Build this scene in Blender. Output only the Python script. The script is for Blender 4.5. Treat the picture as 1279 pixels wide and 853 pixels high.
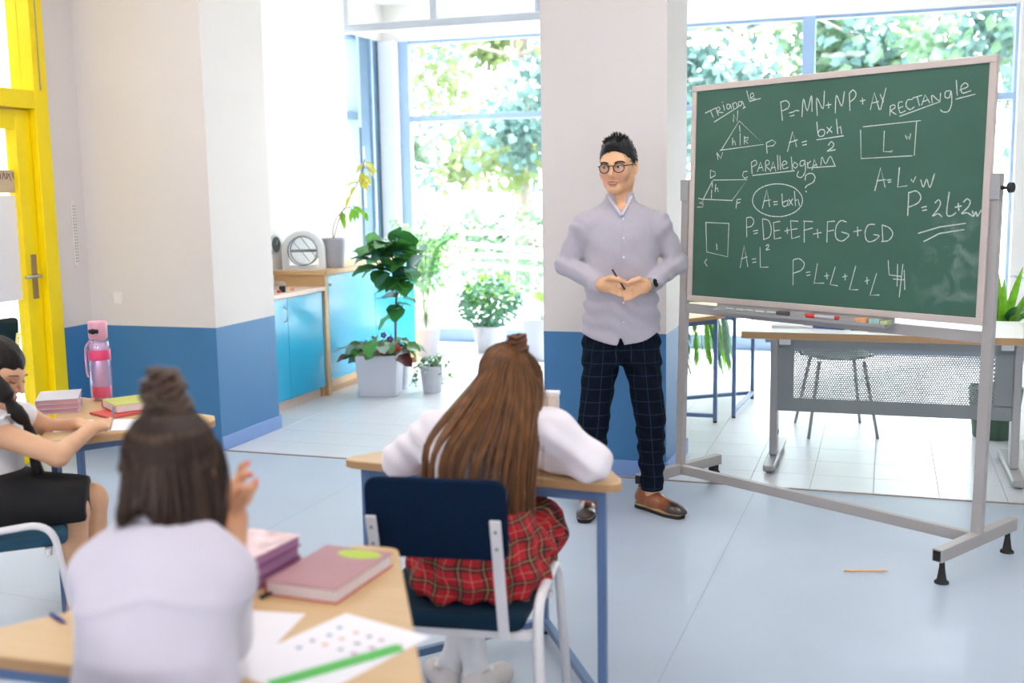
import bpy, bmesh, math, random
import numpy as np
from mathutils import Vector, Matrix

for _o in list(bpy.data.objects): bpy.data.objects.remove(_o)
scene = bpy.context.scene
col = scene.collection
R_ = math.radians

# ------------------------------------------------------------------ camera
cam_d = bpy.data.cameras.new('camera'); cam = bpy.data.objects.new('camera', cam_d); col.objects.link(cam)
PITCH, ROLL, YAW = R_(7.8217), R_(0.9533), R_(18.565)
_fw = Vector((-math.sin(YAW)*math.cos(PITCH), math.cos(YAW)*math.cos(PITCH), -math.sin(PITCH)))
_r = Vector((math.cos(YAW), math.sin(YAW), 0)); _d = _fw.cross(_r)
_r2 = math.cos(ROLL)*_r + math.sin(ROLL)*_d; _d2 = -math.sin(ROLL)*_r + math.cos(ROLL)*_d
cam.matrix_world = Matrix(((_r2.x, -_d2.x, -_fw.x, 0), (_r2.y, -_d2.y, -_fw.y, 0), (_r2.z, -_d2.z, -_fw.z, 1.5), (0, 0, 0, 1)))
cam_d.sensor_width = 36; cam_d.lens = 1385.65/1279*36
cam_d.clip_start = .05; cam_d.clip_end = 200
cam_d.dof.use_dof = True; cam_d.dof.focus_distance = 5.0; cam_d.dof.aperture_fstop = 2.2
scene.camera = cam

# ------------------------------------------------------------------ sky, sun, exposure
world = bpy.data.worlds.new('sky'); scene.world = world; world.use_nodes = True
_n = world.node_tree.nodes; _n.clear()
_bg = _n.new('ShaderNodeBackground'); _out = _n.new('ShaderNodeOutputWorld')
_bg.inputs[0].default_value = (.87, .935, 1, 1); _bg.inputs[1].default_value = 11.5
world.node_tree.links.new(_bg.outputs[0], _out.inputs[0])
_sd = bpy.data.lights.new('sun', 'SUN'); _sd.energy = 8.0; _sd.angle = R_(9); _sd.color = (1, .96, .9)
sun = bpy.data.objects.new('sun', _sd); col.objects.link(sun)
sun.rotation_euler = Vector((-.45, -.5, -.74)).to_track_quat('-Z', 'Y').to_euler()   # high sun beyond the trees, reaching only the floor by the windows
scene.view_settings.view_transform = 'Standard'; scene.view_settings.look = 'None'
scene.view_settings.exposure = 0.6; scene.view_settings.gamma = 1.0; scene.view_settings.use_curve_mapping = False

# ------------------------------------------------------------------ materials
MATS = {}
def lin(c):
    if isinstance(c, str): c = [int(c[i:i+2], 16)/255 for i in (0, 2, 4)]
    return [((x+.055)/1.055)**2.4 if x > .04045 else x/12.92 for x in c]
def mat(name, c, rough=.5, metal=0., var=.06, vs=6., bump=0., bs=120., spec=.5, sss=0., sheen=0., stretch=None, coat=0., transl=0., alpha=1., attr=None):
    if name in MATS: return MATS[name]
    m = bpy.data.materials.new(name); m.use_nodes = True; nt = m.node_tree; N = nt.nodes; L = nt.links
    b = N['Principled BSDF']; c = lin(c)
    b.inputs['Roughness'].default_value = rough; b.inputs['Metallic'].default_value = metal
    b.inputs['Specular IOR Level'].default_value = spec
    if sss: b.inputs['Subsurface Weight'].default_value = sss; b.inputs['Subsurface Radius'].default_value = (.012, .005, .003)
    if sheen: b.inputs['Sheen Weight'].default_value = sheen
    if coat: b.inputs['Coat Weight'].default_value = coat
    if alpha < 1: b.inputs['Alpha'].default_value = alpha
    tc = N.new('ShaderNodeTexCoord'); src = tc.outputs['Object']
    if stretch:
        mp = N.new('ShaderNodeMapping'); mp.inputs['Scale'].default_value = stretch; L.new(src, mp.inputs[0]); src = mp.outputs[0]
    nz = N.new('ShaderNodeTexNoise'); nz.inputs['Scale'].default_value = vs; nz.inputs['Detail'].default_value = 4; L.new(src, nz.inputs['Vector'])
    mr = N.new('ShaderNodeMapRange'); mr.inputs['From Min'].default_value = .25; mr.inputs['From Max'].default_value = .75
    mr.inputs['To Min'].default_value = 1-var; mr.inputs['To Max'].default_value = 1+var; L.new(nz.outputs['Fac'], mr.inputs['Value'])
    mx = N.new('ShaderNodeMix'); mx.data_type = 'RGBA'; mx.blend_type = 'MULTIPLY'; mx.inputs[0].default_value = 1
    if attr:
        at = N.new('ShaderNodeVertexColor'); at.layer_name = attr; L.new(at.outputs[0], mx.inputs[6])
    else: mx.inputs[6].default_value = (*c, 1)
    L.new(mr.outputs[0], mx.inputs[7]); L.new(mx.outputs[2], b.inputs['Base Color'])
    if bump:
        n2 = N.new('ShaderNodeTexNoise'); n2.inputs['Scale'].default_value = bs; n2.inputs['Detail'].default_value = 3; L.new(src, n2.inputs['Vector'])
        bp = N.new('ShaderNodeBump'); bp.inputs['Strength'].default_value = bump; bp.inputs['Distance'].default_value = .01
        L.new(n2.outputs['Fac'], bp.inputs['Height']); L.new(bp.outputs[0], b.inputs['Normal'])
    if transl:
        t = N.new('ShaderNodeBsdfTranslucent'); L.new(mx.outputs[2], t.inputs[0]); ms = N.new('ShaderNodeMixShader'); ms.inputs[0].default_value = transl
        L.new(b.outputs[0], ms.inputs[1]); L.new(t.outputs[0], ms.inputs[2]); L.new(ms.outputs[0], N['Material Output'].inputs[0])
    MATS[name] = m; return m
def glass_mat(name, tint=(1, 1, 1), refl=.08, rough=.02):
    if name in MATS: return MATS[name]
    m = bpy.data.materials.new(name); m.use_nodes = True; nt = m.node_tree; N = nt.nodes; L = nt.links; N.remove(N['Principled BSDF'])
    t = N.new('ShaderNodeBsdfTransparent'); t.inputs[0].default_value = (*tint, 1)
    g = N.new('ShaderNodeBsdfGlossy'); g.inputs['Roughness'].default_value = rough
    lw0 = N.new('ShaderNodeLayerWeight'); lw0.inputs[0].default_value = .5; lw = N.new('ShaderNodeMath'); lw.operation = 'POWER'; lw.inputs[1].default_value = 4.; L.new(lw0.outputs['Facing'], lw.inputs[0])
    nz = N.new('ShaderNodeTexNoise'); nz.inputs['Scale'].default_value = 1.5; mr = N.new('ShaderNodeMapRange')
    mr.inputs['To Min'].default_value = refl*.9; mr.inputs['To Max'].default_value = refl*1.1; L.new(nz.outputs['Fac'], mr.inputs[0])
    ad = N.new('ShaderNodeMath'); ad.operation = 'MULTIPLY'; ad.inputs[1].default_value = .6
    L.new(lw.outputs[0], ad.inputs[0]); mxm = N.new('ShaderNodeMath'); mxm.operation = 'MAXIMUM'; L.new(ad.outputs[0], mxm.inputs[0]); L.new(mr.outputs[0], mxm.inputs[1])
    ms = N.new('ShaderNodeMixShader'); L.new(mxm.outputs[0], ms.inputs[0]); L.new(t.outputs[0], ms.inputs[1]); L.new(g.outputs[0], ms.inputs[2])
    L.new(ms.outputs[0], N['Material Output'].inputs[0]); MATS[name] = m; return m

# ------------------------------------------------------------------ mesh building
def tag(o, label=None, cat=None, group=None, kind=None):
    if label: o['label'] = label
    if cat: o['category'] = cat
    if group: o['group'] = group
    if kind: o['kind'] = kind
    return o
def thing(name, label, cat, loc=(0, 0, 0), rotz=0., group=None):
    o = bpy.data.objects.new(name, None); o.empty_display_size = .1; col.objects.link(o)
    o.location = loc; o.rotation_euler = (0, 0, rotz); tag(o, label, cat, group); return o
def link(name, me, parent=None, smooth=False):
    o = bpy.data.objects.new(name, me); col.objects.link(o)
    if parent is not None: o.parent = parent
    if smooth:
        me.polygons.foreach_set('use_smooth', [True]*len(me.polygons))
    return o
def frame_of(dirv, up=(0, 0, 1)):
    z = Vector(dirv).normalized(); u = Vector(up)
    if abs(z.dot(u)) > .99: u = Vector((1, 0, 0))
    x = u.cross(z).normalized(); y = z.cross(x); return x, y, z
class MB:
    def __init__(s): s.v = []; s.f = []; s.mi = []; s.c = []
    def add(s, vs, fs, mi=0):
        o = len(s.v); s.v += [tuple(p) for p in vs]; s.f += [tuple(i+o for i in f) for f in fs]; s.mi += [mi]*len(fs); return s
    def box(s, x0, x1, y0, y1, z0, z1, mi=0):
        v = [(x, y, z) for z in (z0, z1) for y in (y0, y1) for x in (x0, x1)]
        return s.add(v, [(0, 2, 3, 1), (4, 5, 7, 6), (0, 1, 5, 4), (2, 6, 7, 3), (0, 4, 6, 2), (1, 3, 7, 5)], mi)
    def obox(s, c, sx, sy, sz, M=None, mi=0):
        c = Vector(c); v = [(x*sx/2, y*sy/2, z*sz/2) for z in (-1, 1) for y in (-1, 1) for x in (-1, 1)]
        v = [c+((M @ Vector(p)) if M is not None else Vector(p)) for p in v]
        return s.add(v, [(0, 2, 3, 1), (4, 5, 7, 6), (0, 1, 5, 4), (2, 6, 7, 3), (0, 4, 6, 2), (1, 3, 7, 5)], mi)
    def bar(s, p0, p1, w, h, up=(0, 0, 1), mi=0):
        p0, p1 = Vector(p0), Vector(p1); x, y, z = frame_of(p1-p0, up)
        v = [p+x*a*w/2+y*b*h/2 for p in (p0, p1) for a, b in ((-1, -1), (1, -1), (1, 1), (-1, 1))]
        return s.add(v, [(0, 3, 2, 1), (4, 5, 6, 7), (0, 1, 5, 4), (1, 2, 6, 5), (2, 3, 7, 6), (3, 0, 4, 7)], mi)
    def tube(s, pts, r, n=8, cap=True, mi=0, flat=1.):
        pts = [Vector(p) for p in pts]; m = len(pts); rr = r if isinstance(r, (list, tuple)) else [r]*m
        vs = []; t0 = (pts[1]-pts[0]).normalized(); x, y, _ = frame_of(t0)
        for i, p in enumerate(pts):
            t = (pts[min(i+1, m-1)]-pts[max(i-1, 0)])
            if t.length < 1e-9: t = t0
            t = t.normalized(); x = (x-t*x.dot(t))
            if x.length < 1e-6: x = frame_of(t)[0]
            x.normalize(); y = t.cross(x)
            for k in range(n):
                a = 2*math.pi*k/n; vs.append(p+x*math.cos(a)*rr[i]+y*math.sin(a)*rr[i]*flat)
        fs = [(i*n+k, i*n+(k+1) % n, (i+1)*n+(k+1) % n, (i+1)*n+k) for i in range(m-1) for k in range(n)]
        if cap: fs += [tuple(range(n-1, -1, -1)), tuple((m-1)*n+k for k in range(n))]
        return s.add(vs, fs, mi)
    def lathe(s, prof, n=24, c=(0, 0, 0), mi=0, cap=True, sq=None):
        vs = []; m = len(prof)
        for r, z in prof:
            for k in range(n):
                a = 2*math.pi*k/n; ca, sa = math.cos(a), math.sin(a)
                if sq: e = (abs(ca)**sq+abs(sa)**sq)**(-1/sq); ca *= e; sa *= e
                vs.append((c[0]+r*ca, c[1]+r*sa, c[2]+z))
        fs = [(i*n+k, i*n+(k+1) % n, (i+1)*n+(k+1) % n, (i+1)*n+k) for i in range(m-1) for k in range(n)]
        if cap: fs += [tuple(range(n-1, -1, -1)), tuple((m-1)*n+k for k in range(n))]
        return s.add(vs, fs, mi)
    def prism(s, poly, z0, z1, mi=0):
        n = len(poly); vs = [(x, y, z0) for x, y in poly]+[(x, y, z1) for x, y in poly]
        return s.add(vs, [tuple(range(n-1, -1, -1)), tuple(range(n, 2*n))]+[(i, (i+1) % n, n+(i+1) % n, n+i) for i in range(n)], mi)
    def ball(s, c, r, n=10, m=6, sc=(1, 1, 1), mi=0):
        vs = [(c[0], c[1], c[2]-r*sc[2])]
        for i in range(1, m):
            p = -math.pi/2+math.pi*i/m
            for k in range(n):
                a = 2*math.pi*k/n; vs.append((c[0]+r*sc[0]*math.cos(p)*math.cos(a), c[1]+r*sc[1]*math.cos(p)*math.sin(a), c[2]+r*sc[2]*math.sin(p)))
        vs.append((c[0], c[1], c[2]+r*sc[2])); L = len(vs)-1
        fs = [(0, 1+(k+1) % n, 1+k) for k in range(n)]
        for i in range(m-2):
            for k in range(n): a = 1+i*n+k; b = 1+i*n+(k+1) % n; fs.append((a, b, b+n, a+n))
        fs += [(L, 1+(m-2)*n+k, 1+(m-2)*n+(k+1) % n) for k in range(n)]
        return s.add(vs, fs, mi)
    def build(s, name, mats, parent=None, smooth=False, bevel=0., seg=2, world=False, flags=None, sub=0, solid=0.):
        off = Vector((0, 0, 0))
        if world and parent is not None:
            q = parent
            while q is not None: off += Vector(q.location); q = q.parent
        me = bpy.data.meshes.new(name); me.from_pydata([tuple(Vector(p)-off) for p in s.v] if world else s.v, [], s.f)
        for m in (mats if isinstance(mats, (list, tuple)) else [mats]): me.materials.append(m)
        if len(me.materials) > 1: me.polygons.foreach_set('material_index', s.mi)
        me.update(); o = link(name, me, parent, smooth)
        if solid: md = o.modifiers.new('solid', 'SOLIDIFY'); md.thickness = solid; md.offset = 0
        if bevel:
            md = o.modifiers.new('bevel', 'BEVEL'); md.width = bevel; md.segments = seg; md.limit_method = 'ANGLE'; md.angle_limit = R_(40)
            me.polygons.foreach_set('use_smooth', [True]*len(me.polygons)); md2 = o.modifiers.new('wn', 'WEIGHTED_NORMAL'); md2.keep_sharp = False
        if sub: md = o.modifiers.new('sub', 'SUBSURF'); md.levels = sub; md.render_levels = sub
        return o
def rpoly(poly, r, n=5):
    """polygon with rounded corners"""
    out = []; m = len(poly)
    for i in range(m):
        p = Vector(poly[i]).to_2d() if len(poly[i]) > 2 else Vector(poly[i]); a = (Vector(poly[i-1])-p); b = (Vector(poly[(i+1) % m])-p)
        rr = r[i] if isinstance(r, (list, tuple)) else r
        ang = a.angle(b); t = min(rr/math.tan(ang/2), a.length*.45, b.length*.45)
        A = p+a.normalized()*t; B = p+b.normalized()*t
        for k in range(n+1):
            u = k/n; out.append(tuple(A*(1-u)**2+p*2*u*(1-u)+B*u*u))
    return out
def rpath(pts, r, n=5):
    """3-D polyline with rounded inner corners"""
    pts = [Vector(p) for p in pts]; out = [pts[0]]
    for i in range(1, len(pts)-1):
        p = pts[i]; a = pts[i-1]-p; b = pts[i+1]-p; t = min(r, a.length*.48, b.length*.48); A = p+a.normalized()*t; B = p+b.normalized()*t
        for k in range(n+1): u = k/n; out.append(A*(1-u)**2+p*2*u*(1-u)+B*u*u)
    return out+[pts[-1]]
def spline(pts, n=6):
    """Catmull-Rom through points"""
    P = [Vector(p) for p in pts]; P = [P[0]*2-P[1]]+P+[P[-1]*2-P[-2]]; out = []
    for i in range(1, len(P)-2):
        for k in range(n):
            t = k/n; a, b, c, d = P[i-1:i+3]
            out.append(.5*((2*b)+(c-a)*t+(2*a-5*b+4*c-d)*t*t+(3*b-a-3*c+d)*t**3))
    return out+[P[-2]]
def dup(o, parent=None, loc=None, rotz=None, label=None, group=None):
    c = o.copy(); col.objects.link(c); c.parent = parent
    if loc is not None: c.location = loc
    if rotz is not None: c.rotation_euler = (0, 0, rotz)
    if label: c['label'] = label
    if group: c['group'] = group
    for ch in list(o.children): dup(ch, c)
    return c
def struct(name, mb, m, parent=None, **k):
    o = mb.build(name, m, parent, **k)
    if parent is None: o['kind'] = 'structure'
    return o
# ================================================================== the room
WHITE = mat('white_wall_paint', 'E9E4E0', .62, var=.015, vs=3, bump=.05, bs=160)
WARM = mat('warm_white_wall_paint', 'E0D6D1', .62, var=.015, vs=3, bump=.05, bs=160)
BLUEW = mat('blue_wall_paint', '3E78AA', .5, var=.03, vs=3, bump=.05, bs=160)
PALEBL = mat('pale_blue_skirting_paint', '7D9CD0', .5, var=.03)
CEIL = mat('white_ceiling_paint', 'F2F2F2', .7, var=.01)
VINYL = mat('pale_blue_vinyl', 'B4BECD', .45, var=.035, vs=2.2, bump=.02, bs=40, coat=.04)
SEAM = mat('vinyl_seam', 'A3AFBD', .6)
TILE = mat('white_floor_tile', 'D3D2D6', .3, var=.03, vs=3)
GROUT = mat('grey_grout', '8F9096', .8)
BRASS = mat('brown_threshold_strip', '9A8378', .4, metal=.4)
FRAMEBL = mat('blue_grey_window_paint', '93ABCB', .4, var=.03)
FRAMEDK = mat('slate_blue_window_paint', '536C84', .4, var=.03)
FRAMEWH = mat('white_window_paint', 'DDE2EC', .4, var=.02)
YELLOW = mat('yellow_door_paint', 'FFDF00', .38, var=.03, vs=4)
GLASS = glass_mat('window_glass', (.96, .98, .98), .02)
STEEL = mat('brushed_steel', 'B5B3B0', .35, metal=.9)
# floor: vinyl sheet + tiled part
o = struct('floor', MB().box(-9.5, 6.5, -9, 5.525, -.08, 0), VINYL)
s = MB()
def floor_line(a, b, w):
    a, b = Vector((*a, .0006)), Vector((*b, .0006)); d = (b-a).normalized().cross(Vector((0, 0, 1)))*w/2
    s.add([a-d, b-d, b+d, a+d], [(0, 1, 2, 3)])
floor_line((-.57, 5.52), (-.655, 1.2), .005); floor_line((-2.57, 5.52), (-2.655, 1.2), .004); floor_line((1.43, 5.52), (1.345, 1.2), .004)
floor_line((-4.5, 3.35), (-2.62, 3.2), .004)
s.build('seam_line', SEAM, o)
base = struct('floor_tiled', MB().box(-4.85, 6.5, 5.525, 10.35, -.08, -.003), GROUT)
tm = MB().box(-.1497, .1497, -.1497, .1497, -.004, 0)
t0 = None; far = MB()
for i in range(-16, 11):
    for j in range(16):
        x = -.014+.302*(i+.5); y = 5.529+.151+.302*j
        if x < -4.75 or y > 10.28: continue
        if y < 8.4 and -4.0 < x < 2.1:
            if t0 is None: t0 = tm.build('tile', TILE, base, bevel=.0012, seg=1); t = t0
            else: t = t0.copy(); col.objects.link(t); t.parent = base
            t.location = (x, y, 0)
        else: far.box(x-.1497, x+.1497, y-.1497, y+.1497, -.004, 0)
tag(far.build('tile_field', TILE, base), kind='stuff')
struct('trim_1', MB().box(-3.66, 6.5, 5.515, 5.533, -.02, .004), BRASS, bevel=.002)
# ceiling with added fill-light panels is above the picture; only its far end shows
struct('ceiling', MB().box(-9.5, 6.5, -9.2, 10.35, 3.3, 3.42), CEIL)
def twotone(name, boxes, zsplit=.73, up=WARM, m3=None):
    mb = MB()
    for (x0, x1, y0, y1) in boxes:
        mb.box(x0, x1, y0, y1, 0, zsplit, 0); mb.box(x0, x1, y0, y1, zsplit, 3.3, 1)
    return struct(name, mb, [BLUEW, up])
wl = twotone('wall_left', [(-4.72, -4.525, -9, 4.27), (-4.72, -4.525, 5.24, 5.52)], .74)
wl2 = struct('wall_left_above_door', MB().box(-4.72, -4.525, 4.27, 5.24, 3.0, 3.3), WARM)
p1 = twotone('wall_front_pillar', [(-4.72, -3.66, 5.51, 6.17)])
p2 = twotone('wall_center_pillar', [(-1.69, -1.038, 5.56, 6.15)], .755)
struct('wall_alcove', MB().box(-4.72, -4.3, 6.17, 8.55, 0, 3.3), WHITE)
struct('baseboard_left_pillar', MB().box(-3.66, -3.645, 5.505, 6.18, 0, .085), PALEBL, bevel=.004)
struct('baseboard_center_pillar', MB().box(-1.70, -1.03, 5.548, 5.562, 0, .085).box(-1.04, -1.022, 5.548, 6.16, 0, .085), PALEBL, bevel=.004)
# window wall at the far end
WY = 10.25
hd = struct('wall_back', MB().box(-4.85, 6.5, WY-.02, WY+.25, 2.945, 3.3).box(1.01, 6.5, WY-.1, WY+.25, 0, 2.945), WHITE)
struct('wall_back_column', MB().box(-4.72, -4.56, WY-.16, WY+.2, 0, 2.945), FRAMEWH, bevel=.006)
def window(name, xs, z0=.13, z1=2.945, zm=2.2, y=WY):
    w = struct(name, MB().box(xs[0], xs[-1], y, y+.06, 0, z0).box(xs[0], xs[-1], y, y+.06, z1-.03, z1).box(xs[0], xs[-1], y-.015, y+.06, zm-.03, zm+.03), FRAMEBL, bevel=.004)
    m = MB()
    for k, x in enumerate(xs):
        hw = .055 if 0 < k < len(xs)-1 else .05 if x < 0 else .015
        xx = x+(hw if k == 0 else -hw if k == len(xs)-1 else 0); MB().box(xx-hw, xx+hw, y-.02, y+.06, 0, z1).build('mullion', FRAMEBL, w, bevel=.005)
    for k in range(len(xs)-1):
        for za, zb in ((z0, zm-.03), (zm+.03, z1-.03)):
            MB().box(xs[k]+.055, xs[k+1]-.055, y+.025, y+.033, za, zb).build('pane', GLASS, w)
    return w
window('window_1', [-4.56, -2.60])
window('window_2', [-2.60, -.668, 1.01])
# side window with an opening sash at the end of the alcove
sw = struct('window_3', MB().box(-4.84, -4.72, 8.4, 10.25, 0, .3).box(-4.84, -4.72, 8.4, 10.25, 2.17, 2.24).box(-4.84, -4.72, 8.4, 10.25, 2.915, 2.945), FRAMEDK, bevel=.004)
MB().box(-4.84, -4.715, 9.62, 9.68, .3, 2.945).build('mullion', FRAMEBL, sw, bevel=.004)
MB().box(-4.84, -4.725, 9.68, 9.90, .3, 2.945).build('mullion', FRAMEDK, sw, bevel=.004)
MB().box(-4.80, -4.70, 9.90, 9.94, .3, 2.945).build('mullion', FRAMEBL, sw, bevel=.004)
MB().box(-4.84, -4.725, 9.94, 10.2, .3, 2.945).build('mullion', FRAMEDK, sw, bevel=.004)
MB().box(-4.78, -4.77, 8.4, 9.62, .3, 2.2).build('pane', GLASS, sw); MB().box(-4.78, -4.77, 8.4, 9.62, 2.24, 2.93).build('pane', GLASS, sw)
sa = MB().box(-4.714, -4.695, 9.63, 9.67, .35, 2.1).build('sash', FRAMEDK, sw, bevel=.004)
for zz in (1.75, 1.35): MB().box(-4.694, -4.684, 9.64, 9.66, zz, zz+.17).build('hinge', FRAMEWH, sa, bevel=.002)
struct('wall_alcove_above_window', MB().box(-4.85, -4.72, 8.4, 10.3, 2.945, 3.3), WHITE)
# yellow glazed door in the left wall
dr = struct('door_1', MB().box(-4.66, -4.5, 5.135, 5.24, 0, 3.0), YELLOW, bevel=.004)
MB().box(-4.66, -4.503, 4.36, 5.134, 1.985, 2.085).build('transom', YELLOW, dr, bevel=.004); MB().box(-4.66, -4.5, 4.27, 4.359, 0, 3.0).build('jamb', YELLOW, dr, bevel=.004); MB().box(-4.66, -4.503, 4.36, 5.134, 2.93, 3.0).build('head_rail', YELLOW, dr, bevel=.004)
lf = MB().box(-4.62, -4.545, 5.02, 5.132, .01, 1.98).box(-4.62, -4.545, 4.364, 4.47, .01, 1.98).box(-4.62, -4.545, 4.47, 5.02, 1.87, 1.98).box(-4.62, -4.545, 4.47, 5.02, .01, .25).build('door_leaf', YELLOW, dr, bevel=.004)
MB().box(-4.59, -4.582, 4.47, 5.02, .25, 1.87).build('pane', GLASS, lf)
MB().box(-4.59, -4.582, 4.36, 5.135, 2.085, 2.93).build('pane', GLASS, dr)
MB().box(-4.51, -4.495, 5.18, 5.186, 2.09, 2.93).build('glazing_bead', STEEL, dr)
h = MB().box(-4.545, -4.537, 5.06, 5.1, .93, 1.18).build('handle_plate', mat('worn_bronze_plate', '9C8465', .4, metal=.5), lf, bevel=.003)
MB().tube(rpath([(-4.54, 5.08, 1.06), (-4.485, 5.08, 1.06), (-4.485, 4.95, 1.06)], .02), .009, 10).build('lever', STEEL, h, smooth=True)
# corridor behind the door
struct('wall_corridor', MB().box(-9.6, -9.4, -9, 10.3, 0, 3.3).box(-9.5, -4.85, 8.4, 8.5, 0, 3.3), WARM)

struct('wall_rear', MB().box(-9.5, 6.5, -9.2, -9, 0, 1.2).box(-9.5, 6.5, -9.2, -9, 1.9, 3.3), WARM)
_fill = None  # unseen ceiling panels added as warm front fill for the room
for _x in (-3.2, -.6, 2.0):
    for _y in (-1.2, 1.6, 4.2):
        _t = thing('fill_panel', 'flat square fill-light panel added out of view in the ceiling', 'lamp', (_x, _y, 3.3), 0, 'added ceiling fill panels'); MB().box(-.31, .31, -.31, .31, -.03, 0).build('housing', FRAMEWH, _t, bevel=.004)
        _ld = bpy.data.lights.new('fill_light', 'AREA'); _ld.energy = 12.5; _ld.size = .58; _ld.color = (1, .95, .92); _lo = bpy.data.objects.new('fill_light', _ld); col.objects.link(_lo); _lo.location = (0, 0, -.035); _lo.parent = _t
cl = thing('corridor_fill', 'hanging lamp added to light the corridor behind the door', 'lamp', (-6.4, 6.2, 2.75))  # made-up lamp, added to brighten the corridor behind the glass
MB().tube([(0, 0, .05), (0, 0, .55)], .008, 8).build('cord', FRAMEWH, cl); MB().lathe([(.02, .06), (.12, .0), (.13, -.02), (.11, -.01), (.02, .04)], 24).build('shade', FRAMEWH, cl, smooth=True)
_ld = bpy.data.lights.new('corridor_fill_light', 'POINT'); _ld.energy = 28; _ld.shadow_soft_size = .12; _lo = bpy.data.objects.new('corridor_fill_point', _ld); col.objects.link(_lo); _lo.location = (0, 0, -.2); _lo.parent = cl
struct('wall_right', MB().box(5.0, 5.2, -9.2, 10.3, 0, 3.3), WHITE)
# ================================================================== furniture
WOOD = mat('beech_laminate', 'D2AD7D', .38, var=.05, vs=3, stretch=(1, 14, 1), bump=.02, bs=60)
WOODED = mat('beech_edge_band', 'B98F62', .45, var=.05, vs=3, stretch=(8, 8, 1))
WOODC = mat('cabinet_beech', 'D8AE7C', .45, var=.06, vs=3, stretch=(2, 2, 14))
LEGBL = mat('blue_grey_steel_paint', '5C769E', .35, var=.03)
TUBEW = mat('white_steel_tube', 'E6E1E2', .3, var=.02)
NAVY = mat('navy_velour', '081E36', .9, var=.12, vs=18, bump=.15, bs=400, spec=.15)
SEATBL = mat('dark_teal_seat_fabric', '0E2A3C', .85, var=.12, vs=18, bump=.15, bs=400, spec=.2)
RUBBER = mat('black_rubber', '17171A', .6)
SCREW = mat('dull_screw', '8E8C8C', .4, metal=.7)
GREYM = mat('grey_steel_paint', 'A9A7A6', .38, var=.03)
GREYD = mat('mid_grey_steel_paint', '8E9494', .42, var=.03)
TEAL = mat('turquoise_laminate', '1CA8D0', .22, var=.03, vs=2, coat=.15)

# --- triangular pupil desks: origin on the floor below the middle of the long edge, long edge along x, tip towards +y
def make_desk(label, corners, h=.70, group='triangular pupil desks', rails=((1, 2), (0, 2)), rnd_=.05):
    """corners (world x, y): two ends of the long edge, then the tip"""
    C3 = [Vector(c) for c in corners]; cen = (C3[0]+C3[1]+C3[2])/3; t = thing('pupil_desk', label, 'desk', (cen.x, cen.y, 0), 0, group)
    P3 = [c-cen for c in C3]; A_, B_, T_ = P3; u = (B_-A_).normalized()*.05
    top = rpoly([tuple(A_), tuple(B_), tuple(T_+u), tuple(T_-u)], [rnd_, rnd_, .04, .04])
    MB().prism(top, h-.026, h).build('tabletop', [WOOD], t, bevel=.004)
    MB().prism([(x*1.0016, y*1.0016) for x, y in top], h-.0235, h-.0035).build('edge_band', WOODED, t)
    legs = [tuple(q*(1-.10/q.length)) for q in P3]
    for x, y in legs:
        g = MB().box(x-.0125, x+.0125, y-.0125, y+.0125, .012, h-.026).build('leg', LEGBL, t, bevel=.003)
        MB().lathe([(.013, 0), (.013, .012)], 10, (x, y, 0)).build('foot_cap', RUBBER, g)
    for a, b in ((0, 1), (1, 2), (0, 2)):
        p, q = Vector((*legs[a], h-.045)), Vector((*legs[b], h-.045)); u = (q-p).normalized()*.0125
        MB().bar(p+u, q-u, .02, .035).build('apron_rail', LEGBL, t, bevel=.002)
        if (a, b) in rails:
            p, q = Vector((*legs[a], .045)), Vector((*legs[b], .045)); MB().bar(p+u, q-u, .025, .025).build('floor_rail', LEGBL, t, bevel=.003)
    return t
desk_mid = make_desk('triangular beech desk that the girl with long brown hair leans on', ((-1.565, 2.935), (-.635, 2.86), (-1.05, 3.55)))
desk_near = make_desk('triangular beech desk with the pink-brown book and green ruler', ((-1.635, 1.47), (-.655, 1.51), (-1.075, 2.215)))
desk_left = make_desk('triangular beech desk with the pink water bottle beside the yellow door', ((-2.62, 2.88), (-3.12, 3.64), (-2.27, 3.38)), rails=((0, 1), (1, 2)))
dk1 = make_desk('triangular desk behind the chalkboard with its floor rail towards the window', ((-.90, 7.04), (-1.78, 7.04), (-1.34, 6.46)), rails=((0, 1), (1, 2)))
dk2 = make_desk('triangular desk standing behind the chalkboard below the palm fronds', ((-.86, 7.08), (-.81, 7.96), (-1.42, 7.52)), rails=((0, 1), (1, 2)))

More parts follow.
